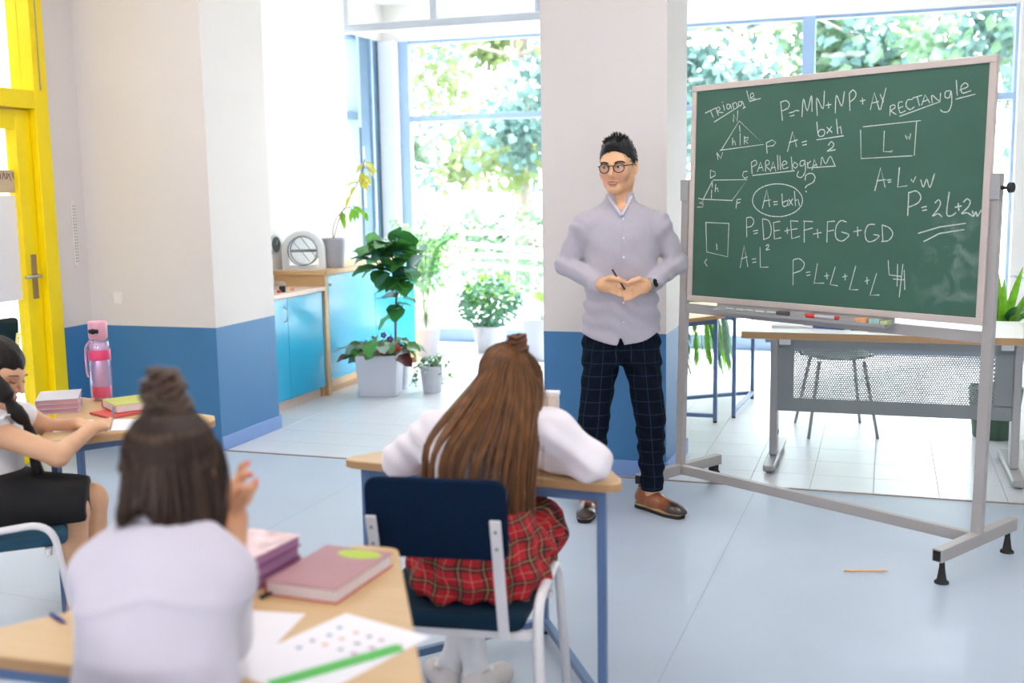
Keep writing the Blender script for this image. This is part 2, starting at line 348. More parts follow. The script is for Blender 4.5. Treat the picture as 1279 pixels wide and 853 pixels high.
# --- padded school chairs on white hoop legs: origin on the floor below the seat, facing +y
def make_chair(label, loc, rotz, group='padded school chairs', seat=SEATBL):
    t = thing('school_chair', label, 'chair', loc, rotz, group)
    o = MB().prism(rpoly([(-.2, -.19), (.2, -.19), (.205, .19), (-.205, .19)], .045), .405, .45).build('seat', seat, t, bevel=.016, seg=3)
    for y in (-.165, .13): MB().bar((-.225, y, .395), (.225, y, .395), .022, .022).build('seat_frame', TUBEW, t, bevel=.004)
    for sx in (-1, 1):
        x = .235*sx
        p = rpath([(x+.02*sx, -.235, 0), (x, -.165, .475), (x, .145, .495), (x+.02*sx, .22, 0)], .075, 7)
        h = MB().tube(p, .0135, 12, flat=.8).build('leg_hoop', TUBEW, t, smooth=True)
        for y in (-.235, .22): MB().lathe([(.015, 0), (.015, .02), (.0125, .024)], 10, (x+.02*sx, y, 0)).build('foot_cap', RUBBER, h)
        b = MB().bar((sx*.155, -.19, .39), (sx*.155, -.271, .72), .028, .008, up=(0, 1, 0)).build('back_support', TUBEW, t, bevel=.003)
        for z in (.645, .69): MB().ball((sx*.155, -.257-.011*(z-.645)/.045, z), .005, 8, 4, (1, .5, 1)).build('screw', SCREW, b, smooth=True)
    # curved padded back
    vs = []; n = 12; prof = rpoly([(-.18, 0), (.18, 0), (.178, .205), (-.178, .205)], .035, 4)
    mb = MB(); m = len(prof)
    for yo in (0, .026):
        for x, z in prof: mb.v.append((x, -.238-.09*z+.35*x*x*-1+yo+.011, .605+z))
    mb.f = [tuple(range(m)), tuple(range(2*m-1, m-1, -1))]+[((i+1) % m, i, m+i, m+(i+1) % m) for i in range(m)]; mb.mi = [0]*len(mb.f)
    mb.build('backrest', NAVY, t, bevel=.009, seg=3)
    return t
chair_mid = make_chair('navy padded chair with white hoop legs under the girl in the tartan skirt', (-1.045, 2.655, 0), R_(7))
chair_left = make_chair('teal padded chair under the girl in the black skirt', (-2.70, 2.80, 0), R_(-49), seat=mat('teal_seat_fabric', '1E4A60', .8, var=.1, vs=18, bump=.15, bs=400))
chair_near = make_chair('padded chair under the girl with the dark top knot', (-1.064, 1.40, 0), R_(2))
# stack seen through the glazed door
for (dx, dy, rz, lb) in ((-5.05, 5.05, 80, 'blue padded chair standing behind the yellow door pane, nearer the jamb'), (-5.62, 5.42, 120, 'blue padded chair standing farther down the corridor behind the glazed door')):
    dup(chair_left, None, (dx, dy, 0), R_(rz), lb, 'chairs behind the door')

# --- turquoise cabinets
def handle(parent, p, dz=.1, out=(1, 0, 0)):
    p = Vector(p); o = Vector(out); return MB().tube(spline([p, p+o*.024+Vector((0, 0, -.012)), p+o*.03+Vector((0, 0, -dz/2)), p+o*.024+Vector((0, 0, -dz+.012)), p+Vector((0, 0, -dz))]), .0035, 8).build('handle', STEEL, parent, smooth=True)
cab = thing('low_cabinet', 'low turquoise two-door cabinet with a pale worktop beside the pillar', 'cabinet', (-4.1, 6.72, 0))
MB().box(-.2, .185, -.52, .535, .07, .785).build('body', WOODC, cab)
MB().box(-.2, .17, -.52, .535, 0, .07).build('plinth', mat('pale_plinth', 'DCC8BC', .5), cab)
MB().box(-.2, .225, -.53, .54, .785, .815).build('worktop', mat('pale_worktop_laminate', 'E2C9B8', .4, var=.04), cab, bevel=.003)
for y0, y1, hy in ((-.52, .02, -.03), (.024, .535, .07)):
    d = MB().box(.186, .204, y0, y1, .075, .78).build('door', TEAL, cab, bevel=.002)
    if hy < 0: handle(d, (.204, hy, .72), .1)
MB().box(.15, .185, .505, .535, 0, .075).build('foot', WOODC, cab)
cab2 = thing('sideboard', 'taller turquoise sideboard in a beech frame carrying the grey flower pot', 'cabinet', (-4.1, 8.1, 0))
MB().box(-.2, .22, -.84, -.79, 0, .895).box(-.2, .22, .80, .84, 0, .895).box(-.2, .2, -.79, .80, .06, .895).build('body', WOODC, cab2, bevel=.003)
MB().box(-.2, .17, -.79, .8, 0, .06).build('plinth', WOODED, cab2)
MB().box(-.2, .24, -.85, .85, .895, .93).build('worktop', WOODC, cab2, bevel=.004)
for y0, y1 in ((-.785, .005), (.009, .795)):
    d = MB().box(.2, .218, y0, y1, .11, .89).build('door', TEAL, cab2, bevel=.002)
    MB().ball((.226, y0+.03 if y0 < -.5 else y1-.03, .82), .009, 10, 6).build('knob', mat('pale_knob', 'E8E8E8', .2, metal=.5), d, smooth=True)
MB().box(.18, .222, -.79, .8, .06, .11).build('lower_rail', WOODC, cab2)

# --- teacher's desk with perforated front
td = thing('teacher_desk', 'pale office desk with a grey perforated front panel', 'desk', (.06, 6.13, 0))
MB().prism(rpoly([(-.75, -.345), (.75, -.345), (.75, .345), (-.75, .345)], .02), .712, .75).build('tabletop', mat('cream_desk_laminate', 'EDE7DF', .35, var=.02), td, bevel=.002)
MB().prism(rpoly([(-.7512, -.3462), (.7512, -.3462), (.7512, .3462), (-.7512, .3462)], .02), .7135, .7475).build('edge_band', WOODED, td)
for x in (-.6, .6):
    g = MB().box(x-.02, x+.02, -.11, -.075, .045, .712).box(x-.018, x+.018, -.07, .03, .045, .712).build('leg', GREYM, td, bevel=.006)
    MB().ball((x+.019, -.02, .16), .012, 10, 6, (.3, 1, 1.4)).build('cable_hole', RUBBER, g, smooth=True)
    MB().prism(rpoly([(x-.03, -.35), (x+.03, -.35), (x+.035, .36), (x-.035, .36)], .02), .012, .045).build('foot', GREYM, td, bevel=.008)
    MB().box(x-.03, x+.03, -.3, .3, .69, .712).build('bracket', GREYM, td)
    MB().box(x+.025 if x < 0 else x-.085, x+.085 if x < 0 else x-.025, -.126, -.118, .655, .685).build('cover_cap', mat('white_plastic', 'ECECEC', .4), td, bevel=.006)
# perforated sheet: hexagonal holes in real geometry
def perforated(x0, x1, z0, z1, px, r, y):
    mb = MB(); pz = px*math.sqrt(3)/2; nx = int((x1-x0)/px); nz = int((z1-z0)/pz); idx = {}
    def V(x, z):
        k = (round(x*2e4), round(z*2e4))
        if k not in idx: idx[k] = len(mb.v); mb.v.append((x, y, z))
        return idx[k]
    for j in range(nz):
        for i in range(nx):
            cx = x0+px*(i+.5+(.5 if j % 2 else 0)); cz = z0+pz*(j+.5)
            O = [V(cx+px/math.sqrt(3)*math.sin(k*math.pi/3), cz+px/math.sqrt(3)*math.cos(k*math.pi/3)) for k in range(6)]
            I = len(mb.v); mb.v += [(cx+r*math.sin(k*math.pi/3), y, cz+r*math.cos(k*math.pi/3)) for k in range(6)]
            for k in range(6): mb.f.append((O[k], O[(k+1) % 6], I+(k+1) % 6, I+k))
    mb.mi = [0]*len(mb.f); return mb, x0+px*(nx+.5), z0+pz*nz
pm, xe, ze = perforated(-.505, .50, .36, .645, .0125, .0037, -.093)
fp = MB().box(-.58, .58, -.095, -.091, .30, .365).box(-.58, .58, -.095, -.091, ze-.005, .71).box(-.58, -.498, -.095, -.091, .36, ze).box(xe-.006, .58, -.095, -.091, .36, ze).box(-.58, .58, -.091, -.075, .29, .30).build('front_panel', GREYD, td)
tag(pm.build('perforated_sheet', GREYD, td, solid=.0012), kind='stuff')

# --- plastic chair behind the teacher's desk
pc = thing('plastic_chair', 'grey shell chair seen through the perforated desk front', 'chair', (-.25, 6.93, 0), R_(14))
GSH = mat('grey_green_shell', '8FA3A0', .45)
vs = MB(); n = 9
for j in range(n):
    for i in range(n):
        u = i/(n-1)*2-1; w = j/(n-1); vs.v.append((u*.21*(1-.15*abs(w-.4)), -.2+.42*w, .45+.03*u*u-.05*max(0, .5-w)*0+.03*(1-w)**6))
vs.f = [(j*n+i, j*n+i+1, (j+1)*n+i+1, (j+1)*n+i) for j in range(n-1) for i in range(n-1)]; vs.mi = [0]*len(vs.f)
vs.build('seat', GSH, pc, smooth=True, solid=.012, sub=1)
vs = MB()
for j in range(n):
    for i in range(n):
        u = i/(n-1)*2-1; w = j/(n-1); vs.v.append((u*.2*(1-.2*w**3), .20+.08*w-.05*u*u*(1-w), .44+.34*w))
vs.f = [(j*n+i, j*n+i+1, (j+1)*n+i+1, (j+1)*n+i) for j in range(n-1) for i in range(n-1)]; vs.mi = [0]*len(vs.f)
vs.build('backrest', GSH, pc, smooth=True, solid=.012, sub=1)
for x, y in ((-.13, -.13), (.13, -.13), (-.13, .14), (.13, .14)):
    MB().tube([(x, y, .45), (x*1.55, y*1.7, .0)], [.011, .009], 10).build('leg', GREYM, pc, smooth=True)

# --- chalkboard on a rolling stand: local x along the board, y away from the room
bd = thing('chalkboard_stand', 'green chalkboard covered in geometry formulas on a grey rolling stand', 'chalkboard', (-.91, 5.326, 0), math.atan2(-.517, .856))
LEAN = .03
def lp(x, y, z): return (x, y+LEAN*z, z)
ALU = mat('beige_aluminium_frame', 'D3C4BC', .38, metal=.25, var=.03)
CHALK = mat('green_chalkboard', '3B6353', .55, var=.10, vs=2.2, stretch=(1, 1, 2.2), bump=.02, bs=300)
POST = mat('warm_grey_post_paint', 'ABA5A2', .4, var=.02)
for x, nm in ((-.02, 'left'), (1.503, 'right')):
    MB().bar(lp(x, 0, .11), lp(x, 0, 1.53), .042, .03, up=(0, 1, 0)).build('post', POST, bd, bevel=.003)
    MB().obox(lp(x, -.018, 1.48), .046, .012, .1).build('clamp_plate', GREYM, bd, bevel=.004)
    f = MB().bar((x, -.30, .115), (x, .30, .115), .042, .05).build('foot_bar', POST, bd, bevel=.003)
    for y in (-.301, .301): MB().box(x-.014, x+.014, y-.004, y+.004, .096, .134).build('end_cap', RUBBER, f)
    for y in (-.26, .26):
        if x > 1: MB().lathe([(.027, 0), (.027, .006), (.018, .014), (.011, .06), (.009, .092)], 20, (x, y, 0)).build('rubber_foot', RUBBER, bd, smooth=True)
        else:
            c = MB().tube([(x-.012, y, .036), (x+.012, y, .036)], .036, 20)
            c.tube([(x-.022, y, .036), (x-.014, y, .036)], .03, 16).tube([(x+.014, y, .036), (x+.022, y, .036)], .03, 16)
            k = c.build('caster_wheel', RUBBER, bd, bevel=.003); MB().box(x-.02, x+.02, y-.018, y+.018, .06, .092).build('caster_fork', RUBBER, k, bevel=.004)
kb = MB().tube([(1.524, .03, 1.475), (1.545, .03, 1.475)], .008, 10).tube([(1.545, .045, 1.475), (1.566, .045, 1.475)], .02, 14)
kb.build('clamp_knob', RUBBER, bd, bevel=.004)
MB().bar((0, 0, .115), (1.482, 0, .115), .03, .045, up=(0, 0, 1)).build('cross_bar', POST, bd, bevel=.003)
MB().bar(lp(0, .0, .915), lp(1.482, .0, .905), .02, .045).build('tray_rail', POST, bd, bevel=.003)
def board_smudges(m):
    # half-wiped chalk left in the lower right corner and faint dust streaks
    N = m.node_tree.nodes; L = m.node_tree.links; b = N['Principled BSDF']; old = b.inputs['Base Color'].links[0].from_socket
    tc = N.new('ShaderNodeTexCoord'); mp = N.new('ShaderNodeMapping'); mp.vector_type = 'POINT'; mp.inputs['Location'].default_value = (-1.36*6, 0, -1.17*4.5); mp.inputs['Scale'].default_value = (6, 0, 4.5); L.new(tc.outputs['Object'], mp.inputs[0])
    ln = N.new('ShaderNodeVectorMath'); ln.operation = 'LENGTH'; L.new(mp.outputs[0], ln.inputs[0]); mr = N.new('ShaderNodeMapRange'); mr.inputs['From Min'].default_value = .35; mr.inputs['From Max'].default_value = 1.15; mr.inputs['To Min'].default_value = 1; mr.inputs['To Max'].default_value = 0; L.new(ln.outputs['Value'], mr.inputs[0])
    nz = N.new('ShaderNodeTexNoise'); nz.inputs['Scale'].default_value = 9; nz.inputs['Detail'].default_value = 5; nz.inputs['Distortion'].default_value = 1.2; L.new(tc.outputs['Object'], nz.inputs['Vector']); n2 = N.new('ShaderNodeMapRange'); n2.inputs['From Min'].default_value = .45; n2.inputs['From Max'].default_value = .75; L.new(nz.outputs['Fac'], n2.inputs[0])
    mu = N.new('ShaderNodeMath'); mu.operation = 'MULTIPLY'; L.new(mr.outputs[0], mu.inputs[0]); L.new(n2.outputs[0], mu.inputs[1]); s2 = N.new('ShaderNodeMath'); s2.operation = 'MULTIPLY'; s2.inputs[1].default_value = .45; L.new(mu.outputs[0], s2.inputs[0])
    x = N.new('ShaderNodeMix'); x.data_type = 'RGBA'; L.new(s2.outputs[0], x.inputs[0]); L.new(old, x.inputs[6]); x.inputs[7].default_value = (*lin('B9C9C0'), 1); L.new(x.outputs[2], b.inputs['Base Color'])
# board panel and frame (z .955 - 1.965)
BX0, BX1, BZ0, BZ1, BY = .018, 1.489, .953, 1.967, -.022
def bq(x, z, y): return (x, BY+y+LEAN*z, z)
mb = MB(); mb.add([bq(x, z, y) for y in (0, .016) for x, z in ((BX0+.02, BZ0+.02), (BX1-.02, BZ0+.02), (BX1-.02, BZ1-.02), (BX0+.02, BZ1-.02))], [(0, 1, 2, 3), (7, 6, 5, 4), (0, 4, 5, 1), (1, 5, 6, 2), (2, 6, 7, 3), (3, 7, 4, 0)])
panel = mb.build('board_panel', CHALK, bd)
board_smudges(CHALK)
W = .028
for nm, (xa, xb, za, zb) in (('b', (BX0, BX1, BZ0, BZ0+W)), ('t', (BX0, BX1, BZ1-W, BZ1)), ('l', (BX0, BX0+W, BZ0+W, BZ1-W)), ('r', (BX1-W, BX1, BZ0+W, BZ1-W))):
    mb = MB(); mb.add([bq(x, z, y) for y in (-.006, .02) for x, z in ((xa, za), (xb, za), (xb, zb), (xa, zb))], [(0, 1, 2, 3), (7, 6, 5, 4), (0, 4, 5, 1), (1, 5, 6, 2), (2, 6, 7, 3), (3, 7, 4, 0)])
    mb.build('frame_strip', ALU, bd, bevel=.003)
# chalk tray under the board
tr = MB()
for xa, xb in ((.20, 1.12),):
    tr.add([bq(x, z, y) for x in (xa, xb) for y, z in ((.0, .955), (-.002, .925), (-.075, .92), (-.078, .933), (-.075, .933), (-.07, .925), (-.004, .930), (.002, .955))],
           [(0, 1, 9, 8), (1, 2, 10, 9), (2, 3, 11, 10), (3, 4, 12, 11), (4, 5, 13, 12), (5, 6, 14, 13), (6, 7, 15, 14), (7, 6, 5, 4, 3, 2, 1, 0), (8, 9, 10, 11, 12, 13, 14, 15)])
tr.build('chalk_tray', GREYM, bd)
# ================================================================== smooth implicit bodies (one continuous surface each)
f4 = np.float32
def A(*v): return np.array(v, f4)
def smin(a, b, k):
    if k <= 0: return np.minimum(a, b)
    h = np.maximum(k-np.abs(a-b), 0)/k; return np.minimum(a, b)-h*h*k*.25
def smax(a, b, k): return -smin(-a, -b, k)
def s_rc(p, a, b, ra, rb):
    a, b = A(*a), A(*b); d = b-a; t = np.clip(((p-a)@d)/max(float(d@d), 1e-12), 0, 1)
    q = p-a-t[:, None]*d; return np.sqrt((q*q).sum(1))-(ra+(rb-ra)*t)
def s_el(p, c, r, R=None):
    q = p-A(*c)
    if R is not None: q = q@np.array(R, f4)          # columns of R = local axes
    r = A(*r); k0 = np.sqrt(((q/r)**2).sum(1)); k1 = np.sqrt(((q/(r*r))**2).sum(1)); return k0*(k0-1)/np.maximum(k1, 1e-6)
def s_loft(p, rows, R=None, o=(0, 0, 0), e=2.0):
    """rows: (z, cx, cy, rx, ry); elliptic sections along local z"""
    q = p-A(*o)
    if R is not None: q = q@np.array(R, f4)
    rows = sorted(rows); zs = [r[0] for r in rows]; z = q[:, 2]
    # smooth the piecewise-linear profile
    zz = np.linspace(zs[0], zs[-1], 60); g = [np.interp(zz, zs, [r[i] for r in rows]) for i in (1, 2, 3, 4)]
    ker = np.ones(9)/9; g = [np.convolve(np.pad(x, 4, 'edge'), ker, 'valid') for x in g]
    cx, cy, rx, ry = [np.interp(z, zz, x).astype(f4) for x in g]
    x = (q[:, 0]-cx)/rx; y = (q[:, 1]-cy)/ry
    if e == 2.0: k = np.sqrt(x*x+y*y)
    else: k = (np.abs(x)**e+np.abs(y)**e)**(1/e)
    d = (k-1)*np.minimum(rx, ry)
    return np.maximum(d, np.maximum(zs[0]-z, z-zs[-1]))
class Body:
    """ordered list of operations: ('+', bbox, fn, k) union, ('-', ...) cut"""
    def __init__(s): s.ops = []
    def _add(s, op, fn, k, lo, hi): s.ops.append((op, fn, k, np.array(lo, f4)-.02-k, np.array(hi, f4)+.02+k)); return s
    def rc(s, a, b, ra, rb=None, k=.02, op='+'):
        rb = ra if rb is None else rb; m = max(ra, rb); a_, b_ = np.array(a, float), np.array(b, float)
        return s._add(op, lambda p: s_rc(p, a, b, ra, rb), k, np.minimum(a_, b_)-m, np.maximum(a_, b_)+m)
    def chain(s, pts, rr, k=.012, op='+'):
        for i in range(len(pts)-1): s.rc(pts[i], pts[i+1], rr[i], rr[i+1], k, op)
        return s
    def el(s, c, r, R=None, k=.02, op='+'):
        m = max(r) if R is not None else np.array(r); c_ = np.array(c, float)
        return s._add(op, lambda p: s_el(p, c, r, R), k, c_-m, c_+m)
    def loft(s, rows, R=None, o=(0, 0, 0), k=.02, op='+', e=2.0):
        if R is None:
            lo = [min(r[1]-r[3] for r in rows)+o[0], min(r[2]-r[4] for r in rows)+o[1], min(r[0] for r in rows)+o[2]]
            hi = [max(r[1]+r[3] for r in rows)+o[0], max(r[2]+r[4] for r in rows)+o[1], max(r[0] for r in rows)+o[2]]
        else:
            m = max(max(abs(r[0]) for r in rows), max(max(abs(r[1])+r[3], abs(r[2])+r[4]) for r in rows))*1.5; lo = np.array(o)-m; hi = np.array(o)+m
        return s._add(op, lambda p: s_loft(p, rows, R, o, e), k, lo, hi)
    def plane(s, pt, n, k=.004):
        """cut away everything on the side the normal points to"""
        n = A(*n); n = n/np.sqrt((n*n).sum()); pt = A(*pt)
        return s._add('&', lambda p: (p-pt)@n, k, (-99, -99, -99), (99, 99, 99))
    def disp(s, fn): return s._add('d', fn, 0, (-99, -99, -99), (99, 99, 99))
    def head(s, H, k=.02):
        """merge another Body given in its own frame: H=(body, origin, R)"""
        b, o, R = H; o_ = np.array(o, float)
        return s._add('+', lambda p: b((p-A(*o))@np.array(R, f4)), k, o_-.3, o_+.3)
    def __call__(s, p, cull=True):
        d = np.full(len(p), 9., f4)
        for op, fn, k, lo, hi in s.ops:
            if op == 'd': d = d+fn(p); continue
            if op == '&': d = smax(d, fn(p), k); continue
            if cull and lo[0] > -90:
                ix = np.nonzero(((p > lo) & (p < hi)).all(1))[0]
                if not len(ix): continue
                q = fn(p[ix])
                d[ix] = smin(d[ix], q, k) if op == '+' else smax(d[ix], -q, k)
            else:
                q = fn(p); d = smin(d, q, k) if op == '+' else smax(d, -q, k)
        return d
def polygonise(fn, lo, hi, h, K=6):
    lo = np.array(lo, float); n = np.ceil((np.array(hi)-lo)/(h*K)).astype(int)*K+1
    nc = (n-1)//K
    cc = np.stack(np.meshgrid(*[lo[i]+(np.arange(nc[i])+.5)*h*K for i in range(3)], indexing='ij'), -1).reshape(-1, 3).astype(f4)
    dc = fn(cc, False) if isinstance(fn, Body) else fn(cc)
    act = (np.abs(dc) < h*K*1.25+.006).reshape(nc)
    full = np.ones(n, f4); sg = np.where(dc < 0, -1, 1).reshape(nc).astype(f4)
    full[:-1, :-1, :-1] = np.repeat(np.repeat(np.repeat(sg, K, 0), K, 1), K, 2)
    m = np.zeros(n, bool); big = np.repeat(np.repeat(np.repeat(act, K, 0), K, 1), K, 2)
    for a in (0, 1):
        for b in (0, 1):
            for c in (0, 1): m[a:n[0]-1+a, b:n[1]-1+b, c:n[2]-1+c] |= big
    idx = np.argwhere(m); pts = (lo+idx*h).astype(f4)
    full[m] = fn(pts)
    for ax in range(3):
        sl = [slice(None)]*3
        for e in (0, -1): sl[ax] = e; full[tuple(sl)] = np.maximum(full[tuple(sl)], h*.5)
    # surface nets
    ins = full < 0
    C8 = [(a, b, c) for a in (0, 1) for b in (0, 1) for c in (0, 1)]
    cnt = sum(ins[a:n[0]-1+a, b:n[1]-1+b, c:n[2]-1+c].astype(np.int8) for a, b, c in C8)
    cells = np.argwhere((cnt > 0) & (cnt < 8)); cid = -np.ones(n-1, np.int64); cid[tuple(cells.T)] = np.arange(len(cells))
    val = np.stack([full[cells[:, 0]+a, cells[:, 1]+b, cells[:, 2]+c] for a, b, c in C8], 1)
    acc = np.zeros((len(cells), 3)); num = np.zeros(len(cells))
    for i in range(8):
        for ax in range(3):
            j = i | (4 >> ax)
            if j == i: continue
            va, vb = val[:, i], val[:, j]; x = (va < 0) != (vb < 0); t = np.where(x, va/np.where(va == vb, 1, va-vb), 0)
            pa = np.array(C8[i], float); q = np.tile(pa, (len(cells), 1)); q[:, ax] += t; acc += q*x[:, None]; num += x
    V = lo+(cells+acc/num[:, None])*h
    F = []
    for ax in range(3):
        s0 = [slice(0, n[i]) for i in range(3)]; s1 = list(s0); s0[ax] = slice(0, n[ax]-1); s1[ax] = slice(1, n[ax])
        a, b = ins[tuple(s0)], ins[tuple(s1)]; e = np.argwhere(a != b); u, v = (ax+1) % 3, (ax+2) % 3
        e = e[(e[:, u] > 0) & (e[:, v] > 0) & (e[:, u] < n[u]-1) & (e[:, v] < n[v]-1)]
        if not len(e): continue
        fl = a[tuple(e.T)]
        def cidx(du, dv): q = e.copy(); q[:, u] -= du; q[:, v] -= dv; return cid[tuple(q.T)]
        Q = np.stack([cidx(1, 1), cidx(0, 1), cidx(0, 0), cidx(1, 0)], 1); Q[~fl] = Q[~fl][:, ::-1]; F.append(Q)
    return V, np.concatenate(F)
def relax(V, F, it=2, lam=.5):
    E = np.concatenate([F[:, [0, 1]], F[:, [1, 2]], F[:, [2, 3]], F[:, [3, 0]]])
    for _ in range(it):
        S = np.zeros_like(V); c = np.zeros(len(V)); 
        for k in range(3): S[:, k] = np.bincount(E[:, 0], V[E[:, 1], k], len(V))+np.bincount(E[:, 1], V[E[:, 0], k], len(V))
        c = np.bincount(E[:, 0], minlength=len(V))+np.bincount(E[:, 1], minlength=len(V)); V = V+lam*(S/np.maximum(c, 1)[:, None]-V)
    return V
def implicit(name, fn, lo, hi, h, m, parent, it=1, colour=None, uv=None):
    V, F = polygonise(fn, lo, hi, h); V = relax(V, F, it)
    me = bpy.data.meshes.new(name); me.vertices.add(len(V)); me.vertices.foreach_set('co', V.astype(f4).ravel())
    me.loops.add(F.size); me.loops.foreach_set('vertex_index', F.astype(np.int32).ravel())
    me.polygons.add(len(F)); me.polygons.foreach_set('loop_start', np.arange(0, F.size, 4, dtype=np.int32)); me.polygons.foreach_set('loop_total', np.full(len(F), 4, np.int32))
    me.update(calc_edges=True); me.validate()
    for q in (m if isinstance(m, (list, tuple)) else [m]): me.materials.append(q)
    if colour is not None:
        ca = me.color_attributes.new('tint', 'FLOAT_COLOR', 'POINT'); C = np.ones((len(V), 4), f4); C[:, :3] = colour(V); ca.data.foreach_set('color', C.ravel())
    if uv is not None:
        at = me.attributes.new('cloth', 'FLOAT_VECTOR', 'POINT'); at.data.foreach_set('vector', uv(V).astype(f4).ravel())
    return link(name, me, parent, True)
def rotm(x=0, y=0, z=0):
    M = Matrix.Rotation(R_(z), 3, 'Z') @ Matrix.Rotation(R_(y), 3, 'Y') @ Matrix.Rotation(R_(x), 3, 'X'); return np.array(M, f4)
def ssin(p, fx, fy, fz, ph=0): return np.sin(p[:, 0]*fx+p[:, 1]*fy+p[:, 2]*fz+ph)
def wrinkle(p, amp, f=60, seed=0):
    w = ssin(p, f*.5, f*.3, f, seed)*ssin(p, f*.23, -f*.4, f*.31, seed*2+1)+.6*ssin(p, -f*.9, f*.2, f*.7, seed+3)*ssin(p, f*.2, f*.5, -f*.33, seed)
    return (amp*w).astype(f4)
SKIN = mat('skin', 'E0A987', .5, var=.05, vs=30, sss=.15, attr='tint')
def tint(c): return np.array(lin(c), f4)
def paint(V, base, blobs, R=None, o=None):
    """natural colour patches (lips, cheeks, brows) on the skin; blobs: (centre, radii, colour, softness)"""
    C = np.tile(tint(base), (len(V), 1)); q = V if o is None else (V-np.array(o))@np.array(R, float)
    for c, r, cl, so in blobs:
        d = np.sqrt((((q-np.array(c))/np.array(r))**2).sum(1)); w = np.clip((1+so-d)/so, 0, 1)[:, None] if so else (d < 1)[:, None].astype(float); C = C*(1-w)+tint(cl)*w
    return C
def head_body(s=1., male=True):
    """head facing -y, origin at eye level"""
    b = Body(); S = lambda *v: tuple(x*s for x in v)
    b.el(S(0, .014, .032), S(.075, .096, .086), k=.02)
    b.el(S(0, -.03, -.022), S(.064, .064, .09), k=.035)
    jw = .05 if male else .044
    for q in (-1, 1):
        b.rc(S(q*jw, -.005, -.07), S(q*.016, -.07, -.1), .021*s, .017*s, .025)
        b.el(S(q*.04, -.066, -.028), S(.026, .024, .026), k=.025)
        b.el(S(q*.033, -.09, -.001), S(.019, .012, .0095), k=.012, op='-')
        b.rc(S(q*.012, -.088, .018), S(q*.05, -.073, .018), .008*s, .007*s, .014)
    for q in (-1, 1): b.el(S(q*.05, .012, -.045), S(.022, .03, .04), k=.02)
    b.el(S(0, -.079, -.102), S(.02, .016, .015), k=.02)
    b.rc(S(0, -.091, .008), S(0, -.117, -.032), .0075*s, .0112*s, .008)
    for q in (-1, 1): b.el(S(q*.0125, -.102, -.036), S(.0085, .011, .0075), k=.004)
    b.el(S(0, -.0925, -.064), S(.025, .0135, .0068), k=.004); b.el(S(0, -.0915, -.0755), S(.021, .0135, .0078), k=.004)
    b.el(S(0, -.103, -.069), S(.024, .007, .0016), k=.002, op='-')
    for q in (-1, 1):
        Re = rotm(0, 0, q*-22)
        b.el(S(q*.079, .012, -.008), S(.008, .019, .031), Re, k=.008); b.el(S(q*.087, .008, -.004), S(.006, .011, .018), Re, k=.006, op='-')
    return b
FACE = lambda s, lip='C4776A': [((0, -.1*s, -.069*s), (.023*s, .02*s, .008*s), lip, .35), ((.042*s, -.075*s, -.03*s), (.03*s,)*3, 'EBAF8B', 1.0), ((-.042*s, -.075*s, -.03*s), (.03*s,)*3, 'EBAF8B', 1.0)]
def finger(b, pts, r0, r1, k=.006):
    n = len(pts); b.chain(pts, [r0+(r1-r0)*i/(n-1) for i in range(n)], k)
# ================================================================== teacher
O3 = (-1.13, 4.95, 0)
T = thing('person', 'standing man in a pale grey shirt and dark checked trousers holding a pen', 'person', O3, YAW)
HD_O = (-.012, .035, 1.592); HD_R = rotm(2, -2, -22)      # head turned to his right
hb = head_body(1.0)
def build_teacher():
    b = Body()
    b.loft([(.80, 0, .03, .14, .09), (.95, 0, .03, .13, .085), (1.1, 0, .03, .135, .09), (1.25, 0, .03, .15, .095), (1.36, 0, .03, .13, .075), (1.42, 0, .035, .06, .055)], k=.03)
    b.rc((0, .045, 1.36), (.004, .058, 1.54), .06, .056, .03)
    b.head((hb, HD_O, HD_R), .025)
    for q, kx, ax in ((-1, -.133, -.148), (1, .126, .137)):
        b.rc((q*.085, .02, .84), (kx, -.03, .46), .075, .052, .03); b.rc((kx, -.03, .46), (ax, -.02, .09), .05, .034, .03); b.rc((ax, -.02, .07), (ax+q*.01, -.05, .045), .026, .018, .02)
    arms = ((-1, (-.155, .035, 1.32), (-.245, .055, 1.15), (-.118, -.098, 1.071)), (1, (.16, .035, 1.32), (.257, .06, 1.15), (.122, -.1, 1.066)))
    for q, sh, el, wr in arms:
        b.rc((q*.08, .035, 1.345), sh, .04, .04, .02); b.rc(sh, el, .038, .034, .02); b.rc(el, wr, .037, .027, .02)
    # his right hand (image left): back of the hand outward, fingers curled to the left hand
    b.el((-.082, -.118, 1.07), (.04, .017, .036), rotm(0, 0, -25), k=.012); b.rc((-.118, -.1, 1.071), (-.09, -.115, 1.07), .025, .026, .015)
    for i, (z, l) in enumerate(((1.096, .9), (1.077, 1.0), (1.058, .95), (1.041, .8))):
        finger(b, [(-.06, -.132, z), (-.026*l-.002, -.147, z-.004-.003*i), (.0, -.134, z-.01-.004*i), (-.004, -.116, z-.013-.004*i)], .0098, .0078)
    finger(b, [(-.1, -.118, 1.088), (-.062, -.15, 1.106), (-.03, -.16, 1.098), (-.002, -.155, 1.082)], .0125, .0088)
    # his left hand
    b.el((.084, -.122, 1.062), (.042, .017, .037), rotm(0, 0, 22), k=.012); b.rc((.122, -.1, 1.066), (.095, -.115, 1.063), .025, .026, .015)
    for i, (z, l) in enumerate(((1.085, .9), (1.066, 1.0), (1.047, .95), (1.03, .8))):
        finger(b, [(.062, -.134, z), (.028*l+.002, -.15, z-.008-.003*i), (.004, -.139, z-.016-.003*i), (.01, -.12, z-.02)], .0098, .0078)
    finger(b, [(.1, -.122, 1.08), (.062, -.15, 1.098), (.034, -.163, 1.09), (.014, -.16, 1.08)], .0125, .0088)
    return b
tb = build_teacher()
nail = [((-.002, -.166, 1.083), (.006,)*3, 'F0C8B4', .5)]
